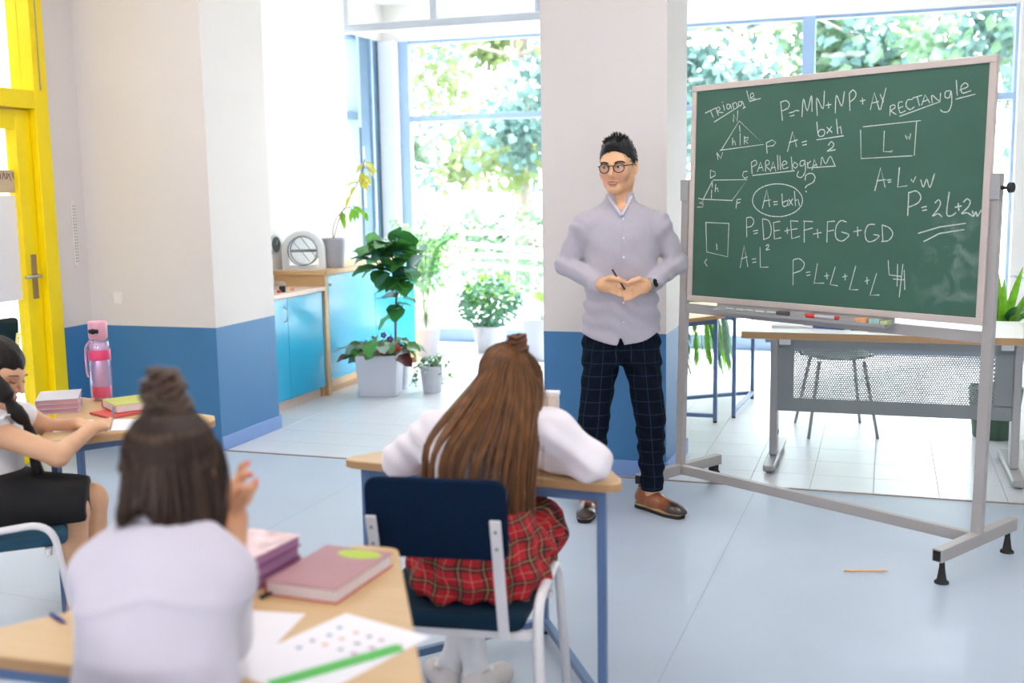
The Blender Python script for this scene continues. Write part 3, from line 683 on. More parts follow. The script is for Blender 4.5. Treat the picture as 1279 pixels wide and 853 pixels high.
def tcol(V):
    C = paint(V, 'EDB78C', FACE(1, 'B5524C')+[((0, -.09, -.095), (.045, .04, .02), 'E2AC84', 1.)], HD_R, HD_O)
    return C
body = implicit('body', tb, (-.36, -.2, .0), (.37, .2, 1.74), .0045, SKIN, T, 1, tcol)
EYEW = mat('eye_white', 'F2EFEA', .2); IRIS = mat('dark_iris', '1C120C', .15); BROW = mat('black_hair', '131114', .55, var=.2, vs=60)
def on_head(pt, o=HD_O, R=HD_R): return Vector(np.array(R, float) @ np.array(pt, float)+np.array(o, float))
for q in (-1, 1):
    e = MB().ball(on_head((q*.032, -.0775, 0)), .0125, 14, 10).build('eye', EYEW, body, smooth=True)
    MB().ball(on_head((q*.032-.003, -.0862, -.0005)), .0062, 12, 8, (1, .7, 1)).build('iris', IRIS, e, smooth=True)
    MB().tube([on_head((q*.0165, -.0925, -.002)), on_head((q*.026, -.0965, .0058)), on_head((q*.038, -.0935, .006)), on_head((q*.05, -.082, .0))], [.0012, .0022, .0022, .0012], 6).build('eyelid', mat('upper_lid', 'A06F50', .5), body, smooth=True)
    MB().tube(spline([on_head((q*.014, -.099, .017)), on_head((q*.03, -.098, .023)), on_head((q*.046, -.0875, .0225)), on_head((q*.057, -.075, .016))], 4), [.002]+[.0036]*10+[.0024, .0012], 6).build('eyebrow', BROW, body, smooth=True)
MB().tube(spline([on_head((-.017, -.1005, -.0685)), on_head((0, -.1045, -.0705)), on_head((.017, -.1005, -.0685))], 4), [.0006]+[.0013]*7+[.0006], 6).build('teeth', mat('teeth', 'EDE6DC', .3), body, smooth=True)
LIP = mat('lip_pink', 'C9766A', .4)
MB().tube(spline([on_head((-.024, -.0935, -.0655)), on_head((-.011, -.1035, -.0655)), on_head((0, -.1055, -.0665)), on_head((.011, -.1035, -.0655)), on_head((.024, -.0935, -.0655))], 4), [.0008]+[.0026]*15+[.0008], 6).build('upper_lip', LIP, body, smooth=True)
MB().tube(spline([on_head((-.023, -.0935, -.067)), on_head((-.012, -.1015, -.0745)), on_head((0, -.1045, -.0765)), on_head((.012, -.1015, -.0745)), on_head((.023, -.0935, -.067))], 4), [.0008]+[.0036]*15+[.0008], 6).build('lower_lip', LIP, body, smooth=True)
# hair: cropped sides, spiky top
def thair(p):
    q = (p-A(*HD_O))@HD_R
    d = s_el(q, (0, .016, .04), (.0815, .1, .092))
    d = smin(d, s_el(q, (0, -.02, .094), (.05, .074, .036)), .03)
    front = (q@A(0, -.80, -.60))-.018+.35*np.clip(np.abs(q[:, 0])-.045, 0, 1)            # hairline plane, front of the ears
    d = smax(d, front+.02*np.clip(np.abs(q[:, 0])-.05, 0, 1)*0, .01)
    d = np.minimum(d, np.maximum(s_el(q, (0, .012, .01), (.0795, .05, .05)), np.maximum(q[:, 1]+.018, -.028-q[:, 2])))
    d = smax(d, -.062-q[:, 2]-.25*np.clip(q[:, 1]-.06, -1, 1)*0, .01); d = smax(d, -(s_el(q, (0, .012, -.012), (.1, .026, .036))), .006)
    spike = np.sin(q[:, 0]*190+q[:, 1]*60)*np.sin(q[:, 1]*150-q[:, 0]*40)*.8
    return (d-.0035*spike*np.clip((q[:, 2]-.06)/.05, 0, 1)).astype(f4)
hr = implicit('hair', thair, (-.13, -.12, 1.49), (.11, .17, 1.74), .004, mat('black_hair_mass', '151316', .5, var=.25, vs=90, bump=.5, bs=220), T, 1)
rnd = random.Random(4); mb = MB()
for _ in range(420):
    a = rnd.uniform(-1, 1); y = rnd.uniform(-.075, .05); x = a*.036*(1-max(0, (y-.02))*4); z = .125-.25*(x*x)/.06-max(0, abs(y+.01)-.04)*.45
    p = on_head((x, y, z-.006)); dr = np.array((x*.3+rnd.uniform(-.006, .006), -.008+rnd.uniform(-.008, .008), .012+rnd.uniform(0, .007)))
    mb.tube([p, on_head((x+dr[0]*.5, y+dr[1]*.4, z-.006+dr[2]*.6)), on_head((x+dr[0], y+dr[1], z-.006+dr[2]))], [.0022, .0018, .0004], 4, cap=False)
for _ in range(1500):
    th = rnd.uniform(0, 6.283); ph = math.asin(rnd.uniform(-.75, 1)); s0 = np.array((math.cos(ph)*math.cos(th), math.cos(ph)*math.sin(th), math.sin(ph))); q = np.array((0, .016, .04))+s0*np.array((.0805, .099, .091))
    w = np.array(on_head(q))
    if float(thair(w[None, :].astype(f4))[0]) > .003: continue
    up = max(0., (q[2]-.06)/.06); d = s0*(.004+.006*up)+np.array((0, .004-.012*up, -.012+.024*up))+np.array([rnd.uniform(-.003, .003) for _k in range(3)])
    mb.tube([on_head(q-s0*.002), on_head(q+d*.6), on_head(q+d)], [.0016, .0013, .0003], 3, cap=False)
tag(mb.build('hair_tuft', BROW, hr), kind='stuff')
# shirt
def build_shirt():
    b = Body()
    b.loft([(.775, .0, .03, .19, .12), (.86, 0, .03, .185, .118), (.95, 0, .03, .168, .112), (1.08, 0, .03, .163, .115), (1.2, 0, .028, .168, .12), (1.3, 0, .032, .172, .112), (1.36, 0, .036, .15, .088), (1.41, 0, .045, .078, .066), (1.452, -.002, .048, .062, .06), (1.475, -.003, .05, .062, .058)], k=.03, e=2.2)
    for q, sh, el, wr in ((-1, (-.165, .035, 1.325), (-.25, .055, 1.15), (-.115, -.097, 1.072)), (1, (.17, .035, 1.325), (.262, .06, 1.15), (.128, -.095, 1.067))):
        b.rc((q*.09, .038, 1.36), sh, .05, .056, .05); b.rc(sh, el, .056, .049, .03); b.rc(el, wr, .049, .036, .02)
    b.rc((-.128, -.088, 1.075), (-.112, -.1, 1.072), .038, .037, .004); b.rc((.142, -.08, 1.069), (.124, -.098, 1.067), .038, .037, .004)
    # cuffs end, round hem, neck opening
    def cut(p):
        d1 = np.maximum((p-A(-.109, -.103, 1.072))@A(.66, -.74, -.0), s_el(p, (-.09, -.12, 1.07), (.07, .07, .07)))
        d2 = np.maximum((p-A(.119, -.103, 1.067))@A(-.66, -.74, 0.), s_el(p, (.1, -.12, 1.065), (.07, .07, .07)))
        return p
    b._add('-', lambda p: np.maximum(-((p-A(-.106, -.105, 1.072))@A(.69, -.72, 0)), s_el(p, (-.06, -.15, 1.07), (.075, .06, .07))), .003, (-.15, -.24, .97), (.05, -.04, 1.17))
    b._add('-', lambda p: np.maximum(-((p-A(.114, -.106, 1.067))@A(-.69, -.72, 0)), s_el(p, (.07, -.15, 1.066), (.075, .06, .07))), .003, (-.05, -.24, .97), (.16, -.04, 1.17))
    hem = lambda p: (.79+.05*np.clip(np.abs(p[:, 0]+.01)/.17, 0, 1)**2 + .04*np.clip(1-np.abs(p[:, 0]+.012)/.016, 0, 1)*(p[:, 1] < 0) - p[:, 2]).astype(f4)
    b._add('&', hem, .004, (-99,)*3, (99,)*3)
    b.rc((-.004, .052, 1.40), (-.008, .05, 1.56), .054, .058, .004, '-')
    b._add('-', lambda p: np.maximum(s_el(p, (-.004, -.02, 1.475), (.028, .07, .07)), (p[:, 1]-.02)), .006, (-.06, -.1, 1.38), (.05, .05, 1.56))
    def folds(p):
        z = p[:, 2]; x = p[:, 0]
        w = .0036*np.sin(z*88+x*42+np.sin(x*30)*1.8)*np.clip((1.18-z)/.2, 0, 1)*np.clip((z-.8)/.1, 0, 1)
        w += .0024*np.sin((z*.7-1.1*np.abs(x)+p[:, 1]*.6)*80+np.sin(z*33)*1.3)*np.clip((np.abs(x)-.14)/.06, 0, 1)
        w += wrinkle(p, .0026, 44, 2)
        w += -.0025*np.exp(-((x+.008-.0)/.004)**2)*(p[:, 1] < 0)
        return w.astype(f4)
    b.disp(folds); return b
SHIRT = mat('pale_grey_lilac_shirt_cloth', 'B9B1BA', .8, var=.03, vs=40, bump=.12, bs=500, sheen=.2)
sh = implicit('shirt', build_shirt(), (-.38, -.2, .74), (.39, .22, 1.5), .0048, SHIRT, T, 1)
BTN = mat('white_shirt_button', 'EDEBEE', .35)
for z in (1.36, 1.275, 1.19, .985, .9):
    yb = -.085 if z < 1.3 else -.066
    MB().ball((-.0, yb-.001 if z < 1.0 else yb-.007, z), .0055, 10, 6, (1, .4, 1)).build('button', BTN, sh, smooth=True)
MB().tube(spline([(-.056, .03, 1.465), (-.05, -.004, 1.448), (-.028, -.034, 1.41), (-.008, -.052, 1.375)], 5), .007, 8).build('collar_band', mat('shirt_collar_white', 'CFC8D2', .8), sh, smooth=True)
MB().tube(spline([(.048, .03, 1.465), (.042, -.004, 1.448), (.02, -.034, 1.41), (-.004, -.052, 1.375)], 5), .007, 8).build('collar_band', mat('shirt_collar_white', 'CFC8D2', .8), sh, smooth=True)
# trousers
def build_trousers():
    b = Body()
    b.loft([(.70, 0, .03, .165, .1), (.78, 0, .03, .168, .1), (.9, 0, .03, .15, .09)], k=.03)
    for q, kx, ax in ((-1, -.133, -.15), (1, .126, .137)):
        b.rc((q*.084, .02, .78), (kx, -.032, .45), .09, .069, .03); b.rc((kx, -.032, .45), (ax, -.03, .12), .069, .053, .02)
        b.plane
    b._add('-', lambda p: s_rc(p, (-.004, -.4, .60), (-.004, .4, .60), .02, .02), .03, (-.08, -.5, .5), (.08, .5, .7))
    b._add('&', lambda p: (np.where(p[:, 0] < 0, .085, .105)-p[:, 2]).astype(f4), .004, (-99,)*3, (99,)*3)
    b._add('&', lambda p: (p[:, 2]-.88).astype(f4), .004, (-99,)*3, (99,)*3)
    def folds(p):
        z = p[:, 2]
        w = .005*np.sin(z*85+p[:, 0]*60)*np.clip((.52-z)/.2, 0, 1)*np.clip((z-.1)/.1, 0, 1)+.004*np.sin((z*.8+np.abs(p[:, 0]))*90)*np.clip((z-.55)/.12, 0, 1)+wrinkle(p, .002, 40, 5)
        return w.astype(f4)
    b.disp(folds); return b
def cloth_check():
    m = mat('dark_navy_checked_wool', '07111F', .9, var=.1, vs=60, bump=.15, bs=500, spec=.15); nt = m.node_tree; N = nt.nodes; L = nt.links
    tc = N.new('ShaderNodeAttribute'); tc.attribute_name = 'cloth'; sp = N.new('ShaderNodeSeparateXYZ'); L.new(tc.outputs['Vector'], sp.inputs[0]); outs = []
    for k, sc in (('X', 19.), ('Y', 17.)):
        a = N.new('ShaderNodeMath'); a.operation = 'MULTIPLY'; a.inputs[1].default_value = sc; L.new(sp.outputs[k], a.inputs[0])
        f = N.new('ShaderNodeMath'); f.operation = 'FRACT'; L.new(a.outputs[0], f.inputs[0]); g = N.new('ShaderNodeMath'); g.operation = 'LESS_THAN'; g.inputs[1].default_value = .055; L.new(f.outputs[0], g.inputs[0]); outs.append(g)
    mx = N.new('ShaderNodeMath'); mx.operation = 'MAXIMUM'; L.new(outs[0].outputs[0], mx.inputs[0]); L.new(outs[1].outputs[0], mx.inputs[1])
    sc = N.new('ShaderNodeMath'); sc.operation = 'MULTIPLY'; sc.inputs[1].default_value = .55; L.new(mx.outputs[0], sc.inputs[0])
    b = N['Principled BSDF']; old = b.inputs['Base Color'].links[0].from_socket; q = N.new('ShaderNodeMix'); q.data_type = 'RGBA'; L.new(sc.outputs[0], q.inputs[0]); L.new(old, q.inputs[6]); q.inputs[7].default_value = (*lin('2C4058'), 1); L.new(q.outputs[2], b.inputs['Base Color'])
    return m
def truv(V):
    cx = np.where(V[:, 0] < 0, -.085-.06*np.clip((.85-V[:, 2])/.7, 0, 1), .085+.055*np.clip((.85-V[:, 2])/.7, 0, 1))
    ang = np.arctan2(V[:, 0]-cx, -(V[:, 1]+.0)); return np.stack([ang*.075, V[:, 2], V[:, 1]*0], 1)
implicit('trousers', build_trousers(), (-.3, -.2, .03), (.3, .2, .93), .0048, cloth_check(), T, 1, None, truv)
# shoes
BROWN = mat('brown_leather', '9A5A38', .35, var=.25, vs=25, coat=.3); DKTOE = mat('dark_polished_toe', '3A2218', .25, var=.2, coat=.5); SOLE = mat('dark_sole', '1D1714', .6); WELT = mat('tan_welt', 'B89468', .5)
def shoe(org, ang, label):
    R = rotm(0, 0, ang); F = lambda v: tuple(np.array(R, float)@np.array(v, float)+np.array(org, float))
    b = Body()
    b.rc((0, .07, .055), (0, -.02, .05), .036, .037, .03); b.rc((0, -.02, .05), (.004, -.15, .036), .04, .026, .03); b.el((.004, -.13, .03), (.044, .075, .03), k=.02); b.rc((0, .045, .06), (0, .05, .1), .036, .036, .02)
    b._add('&', lambda p: (.022-p[:, 2]).astype(f4), .002, (-99,)*3, (99,)*3); b._add('&', lambda p: (p[:, 2]-.098-.1*np.clip(p[:, 1], -1, 0)).astype(f4), .004, (-99,)*3, (99,)*3)
    g = Body(); g.head((b, org, R), 0)
    def col(V):
        q = (V-np.array(org))@np.array(R, float); w = np.clip((-.085-q[:, 1])/.05, 0, 1)[:, None]; return tint('9A5A38')*(1-w)+tint('33201A')*w
    lo = np.array(org)+(-.22, -.24, -.01); hi = np.array(org)+(.22, .24, .14)
    o = implicit('shoe', g, lo, hi, .004, mat('brown_brogue_leather', '9A5A38', .3, var=.2, vs=40, coat=.4, attr='tint'), T, 1, col)
    sole = [(x*.043 if y > -.12 else x*.04, y) for x, y in ((-.85, .1), (.85, .1), (.75, .02), (1.05, -.1), (.8, -.185), (-.6, -.19), (-1.0, -.11), (-.75, .02))]
    pts = [F((x, y, 0))[:2] for x, y in rpoly(sole, .03, 4)]
    MB().prism(pts, org[2], org[2]+.016).build('sole', SOLE, o, bevel=.003); MB().prism(pts, org[2]+.016, org[2]+.026).build('welt', WELT, o, bevel=.003)
    lc = MB()
    for i in range(4): y = -.035-.018*i; lc.tube([F((-.017, y, .083-.011*i)), F((0, y-.006, .09-.0115*i)), F((.019, y, .082-.011*i))], .0028, 6)
    tag(lc.build('laces', mat('dark_brown_lace', '5A3A28', .7), o, smooth=True), kind='stuff')
shoe((-.158, -.02, 0), -12, ''); shoe((.14, -.02, 0), 38, '')
# glasses

GFR = mat('black_glasses_frame', '17161A', .3); LENS = glass_mat('glasses_lens', (.985, .985, 1), .05)
gf = MB()
ring = lambda q: [on_head((q*.034+.0235*math.cos(a), -.108+.012*abs(q*.034+.0235*math.cos(a))/.05, -.004+.0205*math.sin(a))) for a in [2*math.pi*i/20 for i in range(21)]]
for q in (-1, 1): gf.tube(ring(q), .0023, 6)
gf.tube([on_head((-.011, -.108, .004)), on_head((0, -.111, .007)), on_head((.011, -.108, .004))], .0022, 6)
for q in (-1, 1): gf.tube([on_head((q*.0575, -.094, .004)), on_head((q*.071, -.07, .006)), on_head((q*.081, .0, .008)), on_head((q*.082, .018, .0))], .0024, 6)
G = gf.build('glasses', GFR, T, smooth=True)
for q in (-1, 1):
    r = ring(q)[:-1]; MB().add(r, [tuple(range(len(r)))]).build('lens', LENS, G)
# headset microphone wire along the jaw, watch
w0 = Vector((.107, -.112, 1.065)); ax = Vector((-.66, -.75, 0)).normalized(); u = ax.cross(Vector((0, 0, 1))).normalized()
wt = MB(); n = 22
for k in range(n):
    a = 2*math.pi*k/n; 
    for s_ in (-.009, .009):
        for r_ in (.029, .0325): wt.v.append(w0+ax*s_+u*math.cos(a)*r_*1.0+Vector((0, 0, 1))*math.sin(a)*r_)
for k in range(n):
    a = 4*k; b_ = 4*((k+1) % n); wt.f += [(a+1, b_+1, b_+3, a+3), (a, a+2, b_+2, b_), (a, b_, b_+1, a+1), (a+2, a+3, b_+3, b_+2)]
wt.mi = [0]*len(wt.f); W_ = wt.build('watch', STEEL, T, smooth=True)
fd = (Vector((.35, -.9, .25))); fd = (fd-ax*fd.dot(ax)).normalized(); c0 = w0+fd*.036
MB().tube([c0-fd*.004, c0+fd*.006], .0225, 24).build('watch_case', STEEL, W_, bevel=.002); MB().tube([c0+fd*.006, c0+fd*.0068], .0185, 20).build('watch_dial', RUBBER, W_)
pen = tag(MB().tube([(-.058, -.165, 1.142), (-.02, -.152, 1.082), (0.0, -.146, 1.05)], .0042, 8).build('pen', mat('dark_pen', '1B1C22', .3), None, smooth=True), 'dark pen held between the hands of the standing man', 'pen')
pen.location = O3; pen.rotation_euler = (0, 0, YAW)
# ================================================================== pupils
def lerp_guides(G, s, m=10):
    """G: list of guides (same number of points); s in 0..1 across them"""
    x = s*(len(G)-1); i = min(int(x), len(G)-2); t = x-i
    return spline([Vector(a)*(1-t)+Vector(b)*t for a, b in zip(G[i], G[i+1])], m)
def strands(name, G, n, r, m, parent, rnd, clumps=14, pull=.6, jit=.006, depth=.012, dirn=(0, -1, 0), fly=.02, ends=(.9, 1.08), seg=3, skull=None, lock=0.):
    mb = MB(); cs = sorted(rnd.random() for _ in range(clumps)) if not lock else [min(1, max(0, (i+.5+rnd.uniform(-.3, .3))/clumps)) for i in range(clumps)]; D = Vector(dirn)
    for k in range(n):
        s = rnd.random(); c = min(cs, key=lambda q: abs(q-s)); P = lerp_guides(G, s, seg); Q = lerp_guides(G, c, seg); N = len(P); out = []
        j = Vector((rnd.gauss(0, jit), rnd.gauss(0, jit), rnd.gauss(0, jit*.5))); dd = rnd.uniform(-.3, 1)*depth; e = rnd.uniform(*ends); ph = rnd.uniform(0, 6); wv = rnd.uniform(0, .004)
        if rnd.random() < fly: j *= 2.5
        for i in range(N):
            t = i/(N-1); p = P[i].lerp(Q[i], pull*t**1.3 if not lock else pull*min(1, max(0, (t-.25)/.45))**1.2)+j*(.3+.7*t)+D*dd*(1-.3*t)+Vector((math.sin(ph+7*t)*wv, 0, 0))
            if skull is not None:
                so, sR, sc_, sr = skull; q = np.array(sR, float).T@(np.array(p)-np.array(so))-np.array(sc_); kk = float(np.sqrt(((q/np.array(sr))**2).sum()))
                if kk < 1.03: p = Vector(np.array(sR, float)@(q*(1.03+max(0, dd)*2)/max(kk, .05)+np.array(sc_))+np.array(so))
            out.append(p)
        L = out[-1]-out[-2]; out[-1] = out[-2]+L*(1+(e-1)*N*.6)
        mb.tube(out, [r*(1-.75*max(0, i/(N-1)-.55)/.45) for i in range(N)], 4, cap=False)
    return tag(mb.build(name, m, parent, smooth=True), kind='stuff')
def cloth_uv_mat(name, base, fn): pass
# ------------------------------------------------------------------ girl leaning on the middle desk
O2 = (-1.0, 2.8, 0)
G2 = thing('person', 'seated girl with long brown hair and a red tartan skirt', 'person', O2, YAW)
H2O, H2R = (.045, .085, .95), rotm(32, 6, 176)
hb2 = head_body(.9, False)
FL = 'E3B393'
def body2():
    b = Body()
    b.loft([(0, 0, 0, .12, .085), (.15, 0, 0, .105, .075), (.3, 0, .0, .125, .07), (.36, 0, .0, .09, .055)], np.array(Matrix(((1, 0, 0), (0, .9, .43), (0, -.43, .9)))), (-.045, -.13, .52), k=.03)
    b.rc((.0, .03, .85), (.03, .06, .93), .042, .04, .03); b.head((hb2, H2O, H2R), .02)
    b.chain([(-.11, .02, .85), (-.17, .03, .83), (-.255, .1, .745), (-.06, .24, .73)], [.04, .038, .032, .024], .02)
    b.chain([(.11, .02, .855), (.165, .0, .84), (.262, .0, .75), (.11, .17, .73)], [.04, .038, .032, .024], .02)
    for hx, hy, sx in ((-.04, .255, 1), (.09, .19, -1)):
        b.el((hx, hy, .728), (.035, .032, .014), k=.012)
        for i in range(4): finger(b, [(hx+sx*.02, hy-.018+.013*i, .73), (hx+sx*.045, hy-.015+.014*i, .735), (hx+sx*.062, hy-.012+.014*i, .72)], .0075, .006)
        finger(b, [(hx-.0, hy-.025, .728), (hx+sx*.025, hy-.042, .725), (hx+sx*.04, hy-.045, .718)], .009, .0065)
    b.chain([(-.10, -.1, .515), (-.06, .2, .50), (-.095, .2, .2), (-.14, .17, .08)], [.07, .052, .036, .028], .02); b.chain([(.02, -.1, .515), (.08, .19, .50), (-.085, .16, .2), (-.07, .14, .08)], [.07, .052, .036, .028], .02)
    return b
implicit('body', body2(), (-.36, -.3, 0), (.38, .45, 1.16), .006, SKIN, G2, 1, lambda V: paint(V, 'E2B191', []))
def blouse2():
    b = Body(); Rm = np.array(Matrix(((1, 0, 0), (0, .9, .43), (0, -.43, .9))))
    b.loft([(.02, 0, 0, .145, .108), (.1, 0, 0, .132, .1), (.22, 0, 0, .142, .098), (.32, 0, .0, .14, .085), (.375, .01, .0, .075, .06)], Rm, (-.045, -.13, .53), k=.03)
    b.chain([(-.09, .02, .86), (-.165, .02, .835), (-.262, .095, .752), (-.1, .21, .745)], [.055, .056, .048, .042], .03)
    b.chain([(.09, .02, .865), (.165, .0, .845), (.268, -.005, .752), (.13, .14, .745)], [.055, .056, .05, .042], .03)
    b.el((.0, .02, .885), (.062, .058, .032), k=.02)
    b._add('-', lambda p: (p[:, 2]-.702).astype(f4)*0+np.maximum(p[:, 2]-.7015, .02-p[:, 1]*1.0).astype(f4), .002, (-.5, .02, .6), (.5, .5, .702))
    b.disp(lambda p: (wrinkle(p, .004, 38, 1)+.003*np.sin(p[:, 2]*90+p[:, 0]*70)*np.clip((np.abs(p[:, 0])-.12)/.05, 0, 1)).astype(f4)); return b
BLOUSE = mat('pale_pink_white_blouse', 'F8EEF0', .75, var=.025, vs=20, bump=.1, bs=400, sheen=.2)
implicit('blouse', blouse2(), (-.38, -.32, .5), (.4, .34, .95), .006, BLOUSE, G2, 1)
def skirt2():
    b = Body()
    b.loft([(.452, -.04, -.14, .175, .13), (.50, -.04, -.135, .19, .145), (.56, -.04, -.13, .178, .135), (.62, -.043, -.125, .155, .118), (.665, -.043, -.12, .14, .105)], k=.02)
    b.rc((-.12, -.1, .52), (-.08, .16, .515), .088, .085, .04); b.rc((.05, -.1, .525), (.11, .15, .52), .092, .098, .04)
    b._add('&', lambda p: (.452-p[:, 2]).astype(f4), .006, (-99,)*3, (99,)*3)
    def ruf(p):
        a = np.arctan2(p[:, 0]+.03, -(p[:, 1]-.0)); z = p[:, 2]; k = np.clip((.655-z)/.06, 0, 1)
        return (.0065*np.sin(a*21+np.sin(z*30)*1.2)*k+.005*np.sin(a*9+z*60)*k-.008*np.exp(-((z-.648)/.012)**2)*-1*0+wrinkle(p, .003, 55, 3)*k).astype(f4)
    b.disp(ruf); return b
def tartan():
    m = mat('red_tartan', 'B4121F', .8, var=.1, vs=60, bump=.2, bs=500); nt = m.node_tree; N = nt.nodes; L = nt.links
    at = N.new('ShaderNodeAttribute'); at.attribute_name = 'cloth'; sp = N.new('ShaderNodeSeparateXYZ'); L.new(at.outputs['Vector'], sp.inputs[0])
    b = N['Principled BSDF']; cur = b.inputs['Base Color'].links[0].from_socket
    def band(ax, per, off, w, colr, fac):
        nonlocal cur
        a = N.new('ShaderNodeMath'); a.operation = 'MULTIPLY_ADD'; a.inputs[1].default_value = 1/per; a.inputs[2].default_value = off; L.new(sp.outputs[ax], a.inputs[0])
        f = N.new('ShaderNodeMath'); f.operation = 'FRACT'; L.new(a.outputs[0], f.inputs[0])
        g = N.new('ShaderNodeMath'); g.operation = 'LESS_THAN'; g.inputs[1].default_value = w; L.new(f.outputs[0], g.inputs[0])
        s = N.new('ShaderNodeMath'); s.operation = 'MULTIPLY'; s.inputs[1].default_value = fac; L.new(g.outputs[0], s.inputs[0])
        x = N.new('ShaderNodeMix'); x.data_type = 'RGBA'; L.new(s.outputs[0], x.inputs[0]); L.new(cur, x.inputs[6]); x.inputs[7].default_value = (*lin(colr), 1); cur = x.outputs[2]
    for ax in 'XY':
        band(ax, .05, 0, .28, '14203A', .55); band(ax, .05, .0, .08, '0E2418', .7); band(ax, .05, -.2, .08, '0E2418', .7)
    for ax in 'XY':
        band(ax, .05, -.13, .03, 'D8B84A', .5); band(ax, .05, -.62, .025, 'E8B8A0', .45)
    L.new(cur, b.inputs['Base Color']); return m
def suv(V):
    a = np.arctan2(V[:, 0]+.03, -(V[:, 1]+.05)); return np.stack([a*.165+.004*np.sin(V[:, 2]*60), V[:, 2]+.012*np.cos(a*2), V[:, 1]], 1)
implicit('skirt', skirt2(), (-.33, -.4, .42), (.32, .32, .70), .005, tartan(), G2, 1, None, suv)
SOCK = mat('white_sock', 'E4E1E3', .85, bump=.2, bs=300); CREAM = mat('cream_leather_shoe', 'D9D0CB', .5, var=.05); INSOLE = mat('tan_insole', 'A68A63', .7)
def ballet(name, heel, toe, ank, parent):
    heel, toe, ank = np.array(heel, float), np.array(toe, float), np.array(ank, float)
    s_ = Body(); s_.chain([tuple(ank), tuple(heel+(0, 0, .035))], [.042, .037], .02); s_.chain([tuple(heel+(0, 0, .03)), tuple(toe+(0, 0, .01))], [.033, .026], .02)
    s_.disp(lambda p: wrinkle(p, .0025, 80, 1)); lo = np.minimum(np.minimum(heel, toe), ank)-.08; hi = np.maximum(np.maximum(heel, toe), ank)+.08; lo[2] = max(lo[2], .006)
    implicit('sock', s_, lo, hi, .005, SOCK, parent, 1)
    b = Body(); b.rc(tuple(heel+(0, 0, .025)), tuple(toe), .041, .036, .02); b.rc(tuple(heel+(0, 0, .03)), tuple(heel+(0, 0, .06)), .040, .040, .02); b.rc(tuple(heel+(0, 0, .07)), tuple(heel*.5+toe*.5+(0, 0, .075)), .034, .034, .004, '-')
    b.plane((0, 0, .008), (0, 0, -1)); sh_ = implicit('shoe', b, lo, hi, .005, CREAM, parent, 1)
    mid = heel*.6+toe*.4; MB().ball(tuple(heel*.85+toe*.15+(0, 0, .03)), .034, 14, 6, (1, 1, .3)).build('insole', INSOLE, sh_, smooth=True)
ballet('shoe', (-.155, .16, .035), (-.20, .30, .03), (-.10, .18, .22), G2); ballet('shoe', (-.06, .13, .035), (.01, .26, .03), (-.085, .14, .23), G2)
HAIRB = mat('light_brown_hair', '5E3B22', .42, var=.45, vs=38, stretch=(1, 1, .12), spec=.4); HAIRB2 = mat('golden_brown_hair', '7A4E2A', .4, var=.4, vs=38, stretch=(1, 1, .12), spec=.4)
hm2 = lambda pt: on_head(pt, H2O, H2R)
def cap2(p):
    q = (p-A(*H2O))@H2R; d = s_el(q, (0, .014, .036), (.077, .097, .087)); d = smax(d, (q@A(0, -.83, -.55))-.035, .01)
    return (d+wrinkle(q, .0012, 160, 2)).astype(f4)
hc = implicit('hair', cap2, (-.12, -.1, .80), (.2, .28, 1.12), .006, HAIRB, G2, 1)
# long hair falling over the back: guides from the crown to the tips, left to right
base2 = [
 [(-.005, .075, 1.045), (-.06, .03, .985), (-.135, -.045, .905), (-.182, -.105, .84), (-.186, -.14, .75), (-.183, -.16, .70)],
 [(.015, .05, 1.055), (-.04, .0, .985), (-.10, -.085, .90), (-.15, -.15, .82), (-.155, -.185, .74), (-.15, -.195, .68)],
 [(.03, .035, 1.06), (-.0, -.015, .985), (-.05, -.10, .89), (-.10, -.165, .81), (-.105, -.2, .73), (-.10, -.21, .67)],
 [(.045, .03, 1.062), (.025, -.025, .985), (-.005, -.10, .885), (-.04, -.165, .80), (-.05, -.205, .72), (-.05, -.215, .66)],
 [(.062, .03, 1.06), (.06, -.025, .985), (.04, -.095, .88), (.015, -.155, .79), (.005, -.19, .72), (.0, -.205, .66)],
 [(.08, .035, 1.055), (.09, -.02, .985), (.08, -.08, .885), (.065, -.125, .79), (.06, -.155, .71), (.06, -.17, .65)],
 [(.095, .05, 1.045), (.118, -.0, .975), (.11, -.05, .885), (.10, -.09, .79), (.092, -.115, .71), (.09, -.13, .645)],
 [(.11, .075, 1.03), (.138, .045, .97), (.130, .01, .89), (.117, -.04, .80), (.108, -.075, .72), (.105, -.09, .65)]]
base2 = [[(.07+(g[0][0]-.05)*.35, .075+(g[0][1]-.05)*.4, 1.052), (g[0][0], g[0][1]-.01, g[0][2]-.022)]+[(x+.0, y-.004, z-.02*max(0, (z-.85)/.15)) for x, y, z in g[1:]] for g in base2]
SK2 = (H2O, H2R, (0, .014, .036), (.077, .097, .087))
rnd = random.Random(11)
strands('long_hair', base2, 1250, .0022, HAIRB, hc, rnd, clumps=11, pull=.96, jit=.003, depth=.014, skull=SK2, lock=1)
up2 = [[(.055+.085*math.cos(a), .075+.085*math.sin(a), .96), (.06+.068*math.cos(a), .075+.068*math.sin(a), 1.01), (.07+.022*math.cos(a), .068+.02*math.sin(a), 1.055)] for a in [i*math.pi/6 for i in range(13)]]
strands('swept_hair', up2, 420, .0022, HAIRB, hc, rnd, clumps=30, pull=.2, jit=.003, depth=.004, ends=(1, 1), skull=SK2)
strands('long_hair', base2, 700, .0018, HAIRB2, hc, rnd, clumps=12, pull=.93, jit=.004, depth=.02, skull=SK2, lock=1)
strands('loose_hair', [g for g in base2[5:]], 26, .0009, HAIRB, hc, rnd, clumps=5, pull=.4, jit=.012, ends=(1.1, 1.5))
